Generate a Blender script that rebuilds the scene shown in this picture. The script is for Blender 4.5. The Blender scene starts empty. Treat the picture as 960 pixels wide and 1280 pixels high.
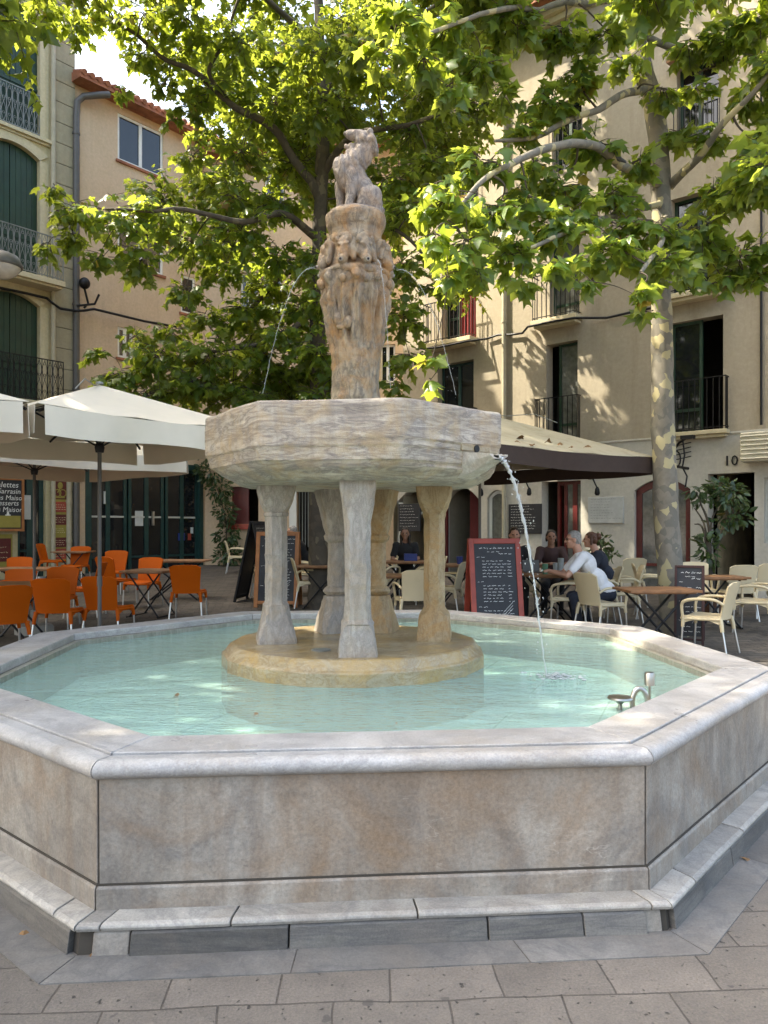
import bpy, bmesh, math, random
import numpy as np
from mathutils import Vector, Matrix, noise as mnoise
R = math.radians
rnd = random.Random(7)
nrs = np.random.RandomState(11)
sc = bpy.context.scene
COL = sc.collection

# ------------------------------------------------------------------ camera
CAMH, F, HZ = 1.5, 960.0, 658.6
cam = bpy.data.cameras.new('camera')
co = bpy.data.objects.new('camera', cam); COL.objects.link(co)
co.location = (0, 0, CAMH); co.rotation_euler = (R(90), 0, 0)
cam.sensor_fit = 'HORIZONTAL'; cam.sensor_width = 36; cam.lens = 36
cam.shift_y = (HZ - 640) / 960.0
cam.clip_start = 0.05; cam.clip_end = 3000
sc.camera = co

def px(u, v, Y):                     # survey: photo pixel + distance -> world point
    return Vector(((u - 480) / F * Y, Y, CAMH + (HZ - v) / F * Y))
def gz(Y):                           # the square rises gently away from the fountain
    t = max(0.0, Y - 8.0)
    return 0.025 * t * t / (t + 1.2)

# ------------------------------------------------------------------ materials
def nodes(name):
    m = bpy.data.materials.new(name); m.use_nodes = True
    nt = m.node_tree; nt.nodes.clear()
    out = nt.nodes.new('ShaderNodeOutputMaterial')
    return m, nt, out
class G:
    def __init__(s, nt): s.nt = nt
    def n(s, t, **k):
        x = s.nt.nodes.new(t)
        for a, b in k.items():
            if a.startswith('i_'):
                x.inputs[a[2:].replace('_', ' ')].default_value = b
            else: setattr(x, a, b)
        return x
    def l(s, a, b): s.nt.links.new(a, b)
    def noise(s, vec, scale, detail=5, rough=.55, dist=0.0):
        x = s.n('ShaderNodeTexNoise'); x.inputs['Scale'].default_value = scale
        x.inputs['Detail'].default_value = detail; x.inputs['Roughness'].default_value = rough
        x.inputs['Distortion'].default_value = dist
        s.l(vec, x.inputs['Vector']); return x.outputs['Fac']
    def ramp(s, fac, stops):
        x = s.n('ShaderNodeValToRGB'); e = x.color_ramp.elements
        while len(e) < len(stops): e.new(.5)
        for i, (p, c) in enumerate(stops):
            e[i].position = p; e[i].color = (c[0], c[1], c[2], 1) if not isinstance(c, (int, float)) else (c, c, c, 1)
        s.l(fac, x.inputs['Fac']); return x.outputs['Color']
    def mix(s, fac, a, b, mode='MIX'):
        x = s.n('ShaderNodeMix', data_type='RGBA', blend_type=mode)
        for sock, val in ((x.inputs[0], fac), (x.inputs[6], a), (x.inputs[7], b)):
            if isinstance(val, (int, float)): sock.default_value = val
            elif isinstance(val, tuple): sock.default_value = (*val[:3], 1)
            else: s.l(val, sock)
        return x.outputs[2]
    def math(s, op, a, b=None):
        x = s.n('ShaderNodeMath', operation=op)
        for i, val in enumerate((a, b)):
            if val is None: continue
            if isinstance(val, (int, float)): x.inputs[i].default_value = val
            else: s.l(val, x.inputs[i])
        return x.outputs[0]
    def bump(s, h, strength=.3, dist=.01):
        x = s.n('ShaderNodeBump'); x.inputs['Strength'].default_value = strength
        x.inputs['Distance'].default_value = dist; s.l(h, x.inputs['Height']); return x.outputs['Normal']
    def mapping(s, vec, scale=(1, 1, 1), rot=(0, 0, 0), loc=(0, 0, 0)):
        x = s.n('ShaderNodeMapping'); x.inputs['Scale'].default_value = scale
        x.inputs['Rotation'].default_value = rot; x.inputs['Location'].default_value = loc
        s.l(vec, x.inputs['Vector']); return x.outputs['Vector']

def simple(name, c, rough=.5, metal=0.0, var=.12, nscale=6.0, bump=0.0, bscale=40, spec=.5, sub=None, spots=None):
    """base colour varied by noise, optional bump and dirt spots"""
    m, nt, out = nodes(name); g = G(nt)
    tc = g.n('ShaderNodeTexCoord').outputs['Object']
    p = g.n('ShaderNodeBsdfPrincipled'); g.l(p.outputs[0], out.inputs[0])
    f = g.noise(tc, nscale, 6, .6)
    lo = tuple(x * (1 - var) for x in c); hi = tuple(min(1, x * (1 + var)) for x in c)
    col = g.ramp(f, [(.3, lo), (.7, hi)])
    if spots:
        sc_, amt, scol = spots
        f2 = g.noise(tc, sc_, 5, .65)
        col = g.mix(g.ramp(f2, [(.5, 0.0), (.72, amt)]), col, scol)
    g.l(col, p.inputs['Base Color'])
    p.inputs['Roughness'].default_value = rough; p.inputs['Metallic'].default_value = metal
    p.inputs['Specular IOR Level'].default_value = spec
    if bump: g.l(g.bump(g.noise(tc, bscale, 6, .65), bump, .01), p.inputs['Normal'])
    return m

def marble(name, dark, light, vein, veinamt=.5, stain=None, stainamt=.4, rough=.4, scale=1.0, bump=.15, stretch=(1, 1, 2.2), island=0.0, streak=None, vdist=1.6, swirl=.5, crust=None):
    m, nt, out = nodes(name); g = G(nt)
    tc = g.n('ShaderNodeTexCoord').outputs['Object']
    p = g.n('ShaderNodeBsdfPrincipled'); g.l(p.outputs[0], out.inputs[0])
    v = g.mapping(tc, stretch, (.4, .5, .7))
    if island:
        ri = g.n('ShaderNodeNewGeometry').outputs['Random Per Island']
        cx = g.n('ShaderNodeCombineXYZ'); g.l(g.math('MULTIPLY', ri, 37.0), cx.inputs[0]); g.l(g.math('MULTIPLY', ri, 71.0), cx.inputs[1])
        ad = g.n('ShaderNodeVectorMath', operation='ADD'); g.l(v, ad.inputs[0]); g.l(cx.outputs[0], ad.inputs[1]); v = ad.outputs[0]
    f = g.noise(v, 1.6 * scale, 10, .68, swirl)
    col = g.ramp(f, [(.28, dark), (.5, tuple((a + b) / 2 for a, b in zip(dark, light))), (.72, light)])
    vn = g.noise(v, 2.3 * scale, 9, .6, vdist)
    vv = g.math('ABSOLUTE', g.math('SUBTRACT', vn, .5))
    vf = g.ramp(vv, [(0.0, veinamt), (.05, veinamt * .35), (.13, 0.0)])
    col = g.mix(vf, col, vein)
    if stain:
        sf = g.ramp(g.noise(tc, 1.9 * scale, 6, .65, .6), [(.46, 0.0), (.72, stainamt)])
        col = g.mix(sf, col, stain)
    if streak:
        sv = g.mapping(tc, (9, 9, .7))
        sf = g.ramp(g.noise(sv, 2.0, 5, .6), [(.48, 0.0), (.7, streak[1])])
        col = g.mix(sf, col, streak[0])
    sp = g.ramp(g.noise(tc, 42 * scale, 5, .7), [(.64, 0.0), (.74, .5)])
    col = g.mix(sp, col, tuple(x * .4 for x in dark))
    gr = g.ramp(g.noise(tc, 90 * scale, 4, .75), [(.32, .80), (.68, 1.18)])
    col = g.mix(1.0, col, gr, 'MULTIPLY')
    sx = g.ramp(g.math('ABSOLUTE', g.math('SUBTRACT', g.noise(g.mapping(tc, (1, 1, 3.5), (.2, .9, .1)), 5.0, 3, .45, .3), .5)), [(0.0, .55), (.004, .3), (.009, 0.0)])
    sm = g.ramp(g.noise(tc, 2.2, 3, .5), [(.60, 0.0), (.72, .6)])
    col = g.mix(g.math('MULTIPLY', sx, sm), col, tuple(min(.8, x * 1.45) for x in light))
    bl = g.ramp(g.noise(tc, 6.5 * scale, 7, .72), [(.58, 0.0), (.76, .5)])
    col = g.mix(bl, col, tuple(x * .62 for x in dark))
    if island:
        x = g.math('MULTIPLY_ADD', ri, island)
        x.node.inputs[2].default_value = 1 - island * .5
        cc = g.n('ShaderNodeCombineColor'); 
        for i in range(3): g.l(x, cc.inputs[i])
        col = g.mix(1.0, col, cc.outputs[0], 'MULTIPLY')
    g.l(col, p.inputs['Base Color'])
    g.l(g.ramp(g.noise(tc, 5, 4), [(.3, rough * .75), (.7, min(1, rough * 1.35))]), p.inputs['Roughness'])
    h = g.math('ADD', g.noise(tc, 38 * scale, 6, .7), g.math('MULTIPLY', g.noise(tc, 6, 4, .6), 2.0))
    g.l(g.bump(h, bump, .012), p.inputs['Normal'])
    return m

M = {}
M['marble'] = marble('panel marble', (.15, .130, .108), (.46, .42, .365), (.13, .118, .112), .55, (.255, .165, .095), .85, .5, .8, .35, (1, 1, .75), vdist=.7, streak=((.20, .14, .095), .35))
M['rim'] = marble('rim marble', (0.299, 0.290, 0.286), (0.510, 0.497, 0.484), (0.194, 0.185, 0.185), .45, (.32, .265, .20), .5, .36, 1.2, .4, vdist=.9)
M['step'] = marble('step marble', (.28, .26, .23), (.50, .475, .43), (.17, .165, .165), .5, (.25, .20, .15), .4, .45, 1.4, .2, island=.3)
M['riser'] = marble('dark grey marble', (.075, .070, .063), (.175, .165, .148), (0.045, 0.045, 0.053), .5, (.20, .16, .13), .35, .5, 1.6, .2, (.6, .6, 4), island=.75)
M['band'] = marble('paving marble', (.10, .097, .092), (.20, .192, .18), (.08, .08, .085), .5, (.2, .16, .12), .3, .55, 1.4, .15, island=.35)
M['bowl'] = marble('bowl marble', (0.310, 0.259, 0.204), (0.667, 0.597, 0.492), (0.146, 0.120, 0.116), .75, (.46, .32, .16), .75, .5, 3.4, .6, (.5, .5, 3.2), vdist=.9, streak=((.24, .19, .15), .45))
M['colgrey'] = marble('grey column marble', (0.240, 0.212, 0.184), (0.480, 0.440, 0.392), (0.152, 0.132, 0.120), .5, (.40, .29, .17), .6, .5, 2.6, .6, (2.6, 2.6, .7), streak=((.17, .14, .115), .28))
M['colgold'] = marble('ochre column marble', (0.272, 0.188, 0.092), (0.464, 0.368, 0.232), (0.176, 0.104, 0.040), .5, (.38, .19, .04), .85, .5, 2.2, .5, (2.4, 2.4, 1))
M['pillar'] = marble('pillar marble', (0.215, 0.150, 0.085), (0.50, 0.41, 0.29), (0.066, 0.056, 0.053), .65, (.42, .21, .06), .9, .5, 3.0, .75, (2.0, 2.0, .9), vdist=.5, swirl=.9, streak=((.12, .095, .08), .45))
M['crust'] = marble('lime crusted stone', (.50, .45, .38), (.78, .74, .68), (.3, .25, .2), .4, (.5, .36, .2), .4, .6, 6, .8, (2, 2, 1))
M['statue'] = marble('statue marble', (0.211, 0.171, 0.140), (0.409, 0.350, 0.294), (0.074, 0.062, 0.062), .8, (.42, .27, .15), .6, .5, 3.2, .45, (2.4, 2.4, 1), streak=((.14, .12, .11), .32))
M['plinth'] = marble('plinth marble', (0.257, 0.207, 0.129), (0.468, 0.398, 0.273), (0.234, 0.148, 0.062), .55, (.46, .29, .09), .85, .16, 2.2, .3)
M['poolwall'] = marble('basin inner marble', (.20, .19, .15), (.42, .41, .35), (.12, .12, .09), .5, (.14, .14, .10), .7, .5, 2.5, .2, (4, 4, .5))

def m_poolfloor():
    m, nt, out = nodes('basin floor'); g = G(nt)
    tc = g.n('ShaderNodeTexCoord').outputs['Object']
    p = g.n('ShaderNodeBsdfPrincipled'); g.l(p.outputs[0], out.inputs[0])
    b = g.n('ShaderNodeTexBrick'); b.inputs['Scale'].default_value = 1.0
    b.inputs['Brick Width'].default_value = 1.1; b.inputs['Row Height'].default_value = .62; b.inputs['Mortar Size'].default_value = .006
    b.inputs['Color1'].default_value = (.70, .86, .79, 1); b.inputs['Color2'].default_value = (.61, .80, .73, 1); b.inputs['Mortar'].default_value = (.2, .3, .24, 1)
    g.l(g.mapping(tc, (1, 1, 1), (0, 0, .4)), b.inputs['Vector'])
    d = g.ramp(g.noise(g.mapping(tc, (1, 2.5, 1), (0, 0, .3)), 1.6, 8, .68, .8), [(.46, 0.0), (.64, .6)])
    col = g.mix(d, b.outputs['Color'], (.38, .42, .28))
    d2 = g.ramp(g.noise(tc, 9, 6, .7), [(.62, 0.0), (.75, .4)])
    col = g.mix(d2, col, (.3, .3, .18))
    g.l(col, p.inputs['Base Color']); p.inputs['Roughness'].default_value = .7
    return m
M['poolfloor'] = m_poolfloor()

def m_water():
    m, nt, out = nodes('water'); g = G(nt)
    tc = g.n('ShaderNodeTexCoord').outputs['Object']
    big = g.noise(g.mapping(tc, (1, 2.2, 1), (0, 0, .1)), 3.0, 3, .5, .5)
    sm = g.noise(g.mapping(tc, (1, 2.6, 1)), 16, 3, .6, .3)
    geo = g.n('ShaderNodeVectorMath', operation='DISTANCE'); g.l(tc, geo.inputs[0]); geo.inputs[1].default_value = (1.21, -.61, 0)
    d = geo.outputs['Value']
    rip = g.math('MULTIPLY', g.math('SINE', g.math('MULTIPLY', d, 55)), g.math('DIVIDE', .05, g.math('ADD', d, .12)))
    h = g.math('ADD', g.math('ADD', g.math('MULTIPLY', big, 1.4), g.math('MULTIPLY', sm, .6)), rip)
    bn = g.bump(h, .6, .04)
    tr = g.n('ShaderNodeBsdfTransparent'); tr.inputs[0].default_value = (.84, .985, .955, 1)
    df = g.n('ShaderNodeBsdfDiffuse'); df.inputs[0].default_value = (.56, .82, .75, 1)
    mx0 = g.n('ShaderNodeMixShader'); mx0.inputs[0].default_value = .36
    g.l(tr.outputs[0], mx0.inputs[1]); g.l(df.outputs[0], mx0.inputs[2])
    gl = g.n('ShaderNodeBsdfGlossy'); gl.inputs['Roughness'].default_value = .05; g.l(bn, gl.inputs['Normal'])
    fr = g.n('ShaderNodeFresnel'); fr.inputs['IOR'].default_value = 1.33; g.l(bn, fr.inputs['Normal'])
    mx = g.n('ShaderNodeMixShader'); g.l(fr.outputs[0], mx.inputs[0]); g.l(mx0.outputs[0], mx.inputs[1]); g.l(gl.outputs[0], mx.inputs[2])
    g.l(mx.outputs[0], out.inputs[0])
    return m
M['water'] = m_water()

def m_jet():
    m, nt, out = nodes('falling water'); g = G(nt)
    tc = g.n('ShaderNodeTexCoord').outputs['Object']
    p = g.n('ShaderNodeBsdfPrincipled')
    p.inputs['Base Color'].default_value = (.93, .97, .97, 1); p.inputs['Roughness'].default_value = .12
    p.inputs['Transmission Weight'].default_value = .55; p.inputs['IOR'].default_value = 1.33
    g.l(g.bump(g.noise(tc, 60, 3), .6, .01), p.inputs['Normal'])
    g.l(p.outputs[0], out.inputs[0]); return m
M['jet'] = m_jet()

def m_paving():
    m, nt, out = nodes('stone paving'); g = G(nt)
    tc = g.n('ShaderNodeTexCoord').outputs['Object']
    p = g.n('ShaderNodeBsdfPrincipled'); g.l(p.outputs[0], out.inputs[0])
    v = g.mapping(tc, (1, 1, 1), (0, 0, R(-3)))
    nz = g.n('ShaderNodeTexNoise'); nz.inputs['Scale'].default_value = 2.0; g.l(v, nz.inputs['Vector'])
    wob = g.n('ShaderNodeVectorMath', operation='MULTIPLY_ADD'); g.l(nz.outputs['Color'], wob.inputs[0]); wob.inputs[1].default_value = (.06, .05, 0); g.l(v, wob.inputs[2])
    b = g.n('ShaderNodeTexBrick'); b.inputs['Scale'].default_value = 1.0
    b.inputs['Brick Width'].default_value = .36; b.inputs['Row Height'].default_value = .245
    b.inputs['Mortar Size'].default_value = .0035; b.inputs['Mortar Smooth'].default_value = .3
    b.inputs['Color1'].default_value = (.185, .164, .142, 1); b.inputs['Color2'].default_value = (.128, .113, .098, 1); b.inputs['Mortar'].default_value = (.07, .06, .05, 1)
    g.l(wob.outputs[0], b.inputs['Vector'])
    f = g.noise(tc, 5, 8, .7)
    col = g.mix(.55, b.outputs['Color'], g.ramp(f, [(.3, (.30, .29, .28)), (.7, (.62, .60, .58))]), 'OVERLAY')
    pit = g.ramp(g.noise(tc, 34, 4, .6), [(.645, 0.0), (.70, .85)])
    col = g.mix(pit, col, (.03, .027, .024))
    gg = g.ramp(g.noise(tc, 120, 3, .7), [(.3, .72), (.7, 1.25)])
    col = g.mix(1.0, col, gg, 'MULTIPLY')
    gum = g.ramp(g.noise(tc, 13, 2, .4), [(.70, 0.0), (.73, .7)])
    col = g.mix(gum, col, (.05, .046, .042))
    lg = g.ramp(g.noise(tc, .7, 4, .6), [(.4, 0.0), (.7, .35)])
    col = g.mix(lg, col, (.09, .08, .07))
    g.l(col, p.inputs['Base Color']); p.inputs['Roughness'].default_value = .75
    h = g.math('ADD', g.math('MULTIPLY', b.outputs['Fac'], -1.5), g.math('ADD', g.math('MULTIPLY', g.noise(tc, 9, 8, .7), .9), g.math('MULTIPLY', pit, -1.0)))
    g.l(g.bump(h, .9, .014), p.inputs['Normal'])
    return m
M['paving'] = m_paving()

def m_wall(name, c, c2, stain=(.2, .17, .12), samt=.35, bump=.25):
    m, nt, out = nodes(name); g = G(nt)
    tc = g.n('ShaderNodeTexCoord').outputs['Object']
    p = g.n('ShaderNodeBsdfPrincipled'); g.l(p.outputs[0], out.inputs[0])
    col = g.ramp(g.noise(tc, .5, 8, .65), [(.35, c), (.65, c2)])
    st = g.ramp(g.noise(g.mapping(tc, (2.4, 1, .35)), 1.1, 7, .68), [(.5, 0.0), (.8, samt)])
    col = g.mix(st, col, stain)
    fine = g.ramp(g.noise(tc, 14, 6, .7), [(.3, .88), (.7, 1.08)])
    col = g.mix(1.0, col, fine, 'MULTIPLY')
    g.l(col, p.inputs['Base Color']); p.inputs['Roughness'].default_value = .9; p.inputs['Specular IOR Level'].default_value = .2
    g.l(g.bump(g.math('ADD', g.noise(tc, 55, 4, .7), g.math('MULTIPLY', g.noise(tc, 4, 5, .6), 2)), bump, .012), p.inputs['Normal'])
    return m
M['beige'] = m_wall('beige render', (.345, .30, .228), (.40, .35, .27), (.20, .165, .12), .6)
M['white'] = m_wall('whitewash', (.48, .455, .40), (.54, .515, .46), (.34, .31, .26))
M['pink'] = m_wall('peach render', (.57, .425, .29), (.65, .50, .355), (.42, .31, .21), .5)
M['ochre'] = m_wall('ochre stone render', (.50, .425, .25), (.57, .49, .31), (.29, .24, .145), .5)
M['trim'] = m_wall('moulded stone', (.54, .465, .30), (.60, .525, .36), (.31, .26, .17))
M['quoin'] = m_wall('quoin stone', (.33, .29, .20), (.39, .345, .245), (.22, .19, .13))
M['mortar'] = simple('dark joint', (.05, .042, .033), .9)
M['green'] = simple('green shutter paint', (.012, .040, .024), .45, var=.25, nscale=3)
M['dkgreen'] = simple('dark green shopfront paint', (.012, .045, .042), .4, var=.2)
M['red'] = simple('dark red paint', (.10, .012, .012), .4, var=.2)
M['redcloth'] = simple('red curtain', (.17, .012, .016), .8)
M['iron'] = simple('black iron', (.018, .018, .02), .45, .6)
M['greyiron'] = simple('grey painted iron', (.22, .23, .22), .5, .3)
M['dkpipe'] = simple('dark downpipe', (.10, .095, .09), .5, .2)
M['ltpipe'] = simple('painted downpipe', (.40, .36, .26), .6)
M['whiteframe'] = simple('white window paint', (.72, .72, .68), .45, var=.05)
M['tile'] = simple('terracotta', (.30, .115, .06), .8, var=.35, nscale=5, bump=.4)
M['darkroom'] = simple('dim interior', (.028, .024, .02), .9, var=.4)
M['warmroom'] = simple('lit interior plaster', (.45, .36, .22), .9, var=.3, nscale=3)  # warm indoor light is put into the base colour
M['creamroom'] = simple('cream interior plaster', (.30, .27, .21), .9, var=.1)
M['redroom'] = simple('red interior wall', (.085, .008, .01), .8)
M['orange'] = simple('orange plastic', (.47, .085, .002), .6, spec=.16, var=.07, nscale=2, spots=(3.5, .25, (.38, .075, .005)))
M['ivory'] = simple('ivory plastic', (.63, .53, .345), .45, var=.05, nscale=2, spots=(6, .2, (.42, .35, .22)))
M['alu'] = simple('brushed aluminium', (.62, .62, .62), .35, 1.0, var=.05)
M['steel'] = simple('weathered steel', (.42, .40, .37), .32, 1.0, var=.2, nscale=12, bump=.1)
M['wood'] = simple('table wood', (.26, .125, .055), .5, var=.3, nscale=9)
M['canvas'] = simple('off white canvas', (.66, .585, .475), .9, var=.05, nscale=2, spots=(1.7, .25, (.52, .47, .38)))
M['beigecanvas'] = simple('beige canvas', (.43, .385, .285), .9, var=.08, nscale=2, spots=(5, .5, (.25, .19, .11)))
M['browncanvas'] = simple('brown canvas', (.045, .028, .022), .9)
M['board'] = simple('blackboard', (.018, .019, .024), .6, var=.3, nscale=5, spots=(3, .3, (.05, .05, .055)))
M['frame_red'] = simple('red board frame', (.32, .05, .03), .5, var=.2)
M['frame_wood'] = simple('orange wood frame', (.36, .14, .045), .55, var=.2)
M['chalk'] = simple('chalk', (.72, .72, .70), .9, var=.15, nscale=60)
M['paper'] = simple('white paper', (.55, .56, .55), .8, var=.08)
M['greypanel'] = simple('pale enamel', (.45, .46, .45), .5)
M['lightgreypaint'] = simple('pale grey paint', (.5, .5, .46), .5)
M['glassdark'] = simple('window glass', (.012, .014, .016), .04, var=.3, spec=.6)
M['glasscurtain'] = simple('glass over net curtain', (.12, .125, .12), .08, var=.3, nscale=9, spec=.6)
M['louvre'] = simple('cream louvre metal', (.60, .56, .44), .5)
M['globe'] = simple('frosted lamp glass', (.42, .40, .37), .25, var=.15)
M['yellow'] = simple('mustard panel', (.30, .25, .05), .6)
M['ledge'] = M['trim']
M['skin'] = simple('skin', (.50, .27, .185), .55, var=.1, nscale=12)
M['skin2'] = simple('tanned skin', (.30, .155, .10), .55, var=.1, nscale=12)
M['cloth_white'] = simple('white cotton', (.78, .78, .80), .9, var=.03, nscale=12, bump=.15, bscale=14)
M['cloth_black'] = simple('black cotton', (.014, .014, .016), .9)
M['cloth_navy'] = simple('navy cotton', (.02, .025, .04), .9)
M['cloth_brown'] = simple('brown cotton', (.06, .03, .028), .9)
M['hair_grey'] = simple('grey hair', (.30, .285, .265), .7, var=.35, nscale=40, bump=.4, bscale=90)
M['hair_dark'] = simple('dark hair', (.022, .013, .009), .5, var=.3, nscale=40)
M['hair_brown'] = simple('brown hair', (.085, .032, .014), .5, var=.3, nscale=40)
M['eye'] = simple('eye', (.03, .02, .015), .2)
M['glass'] = simple('drinking glass', (.35, .38, .37), .05, var=.1, spec=.9)
M['greenglass'] = simple('green glass', (.12, .26, .17), .08)
M['blue'] = simple('blue plastic', (.02, .04, .20), .4)
M['clay'] = simple('clay pot', (.16, .085, .055), .8)
M['dryleaf'] = simple('dry leaf', (.20, .11, .045), .8, var=.35, nscale=20)
M['pigeon'] = simple('slate feathers', (.07, .075, .09), .6, var=.4, nscale=14)
M['cement'] = simple('concrete', (.27, .26, .24), .9, bump=.2)

def m_bark(name, base, patch, mossy, amt):
    m, nt, out = nodes(name); g = G(nt)
    tc = g.n('ShaderNodeTexCoord').outputs['Object']
    p = g.n('ShaderNodeBsdfPrincipled'); g.l(p.outputs[0], out.inputs[0])
    v = g.mapping(tc, (1, 1, .8))
    def vor(scale):
        w = g.n('ShaderNodeTexNoise'); w.inputs['Scale'].default_value = scale * 1.4; w.inputs['Detail'].default_value = 4; g.l(v, w.inputs['Vector'])
        ma = g.n('ShaderNodeVectorMath', operation='MULTIPLY_ADD'); g.l(w.outputs['Color'], ma.inputs[0]); ma.inputs[1].default_value = (.5 / scale,) * 3; g.l(v, ma.inputs[2])
        vr = g.n('ShaderNodeTexVoronoi'); vr.inputs['Scale'].default_value = scale; g.l(ma.outputs[0], vr.inputs['Vector'])
        s = g.n('ShaderNodeSeparateColor'); g.l(vr.outputs['Color'], s.inputs[0]); return s.outputs[0], vr.outputs['Distance']
    a, d1 = vor(9.0); b, d2 = vor(13.0)
    col = g.ramp(g.noise(v, 5, 7, .65), [(.3, tuple(x * .7 for x in base)), (.7, tuple(x * 1.2 for x in base))])
    col = g.mix(g.ramp(b, [(.62, 0.0), (.64, .75)]), col, mossy)
    col = g.mix(g.ramp(a, [(1 - amt, 0.0), (1 - amt + .02, .9)]), col, patch)
    g.l(col, p.inputs['Base Color']); p.inputs['Roughness'].default_value = .85
    g.l(g.bump(g.math('ADD', g.math('MULTIPLY', a, .8), g.noise(v, 26, 6, .7)), .35, .012), p.inputs['Normal'])
    return m
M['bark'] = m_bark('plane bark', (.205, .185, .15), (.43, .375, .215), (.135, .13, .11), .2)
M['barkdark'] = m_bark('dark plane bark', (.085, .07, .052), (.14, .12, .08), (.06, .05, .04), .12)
M['twig'] = simple('twig bark', (.075, .058, .042), .9)

def m_leaf(name, lo, mid, hi, tcol, tfac):
    m, nt, out = nodes(name); g = G(nt)
    ge = g.n('ShaderNodeNewGeometry'); ri = ge.outputs['Random Per Island']
    tc = g.n('ShaderNodeTexCoord').outputs['Object']
    f = g.math('ADD', g.math('MULTIPLY', ri, .7), g.math('MULTIPLY', g.noise(tc, .9, 3), .3))
    col = g.ramp(f, [(.15, lo), (.5, mid), (.85, hi)])
    rare = g.ramp(ri, [(.985, 0.0), (.99, .8)])
    col = g.mix(rare, col, (.22, .085, .03))
    col = g.mix(g.math('MULTIPLY', ge.outputs['Backfacing'], .3), col, (.16, .19, .10))
    p = g.n('ShaderNodeBsdfPrincipled'); g.l(col, p.inputs['Base Color'])
    p.inputs['Roughness'].default_value = .36; p.inputs['Specular IOR Level'].default_value = .55
    t = g.n('ShaderNodeBsdfTranslucent')
    g.l(g.mix(.6, g.mix(1.0, col, (3.0, 2.6, 1.2), 'MULTIPLY'), tcol), t.inputs[0])
    mx = g.n('ShaderNodeMixShader'); mx.inputs[0].default_value = tfac
    g.l(p.outputs[0], mx.inputs[1]); g.l(t.outputs[0], mx.inputs[2]); g.l(mx.outputs[0], out.inputs[0])
    return m
M['leafL'] = m_leaf('plane leaf', (.036, .084, .018), (.066, .132, .026), (.12, .19, .034), (.52, .58, .06), .55)
M['leafR'] = m_leaf('plane leaf young', (.042, .094, .025), (.074, .15, .034), (.13, .205, .045), (.52, .58, .06), .55)
M['leafshrub'] = m_leaf('shrub leaf', (.018, .04, .014), (.035, .075, .025), (.07, .12, .04), (.15, .25, .04), .2)

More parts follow.
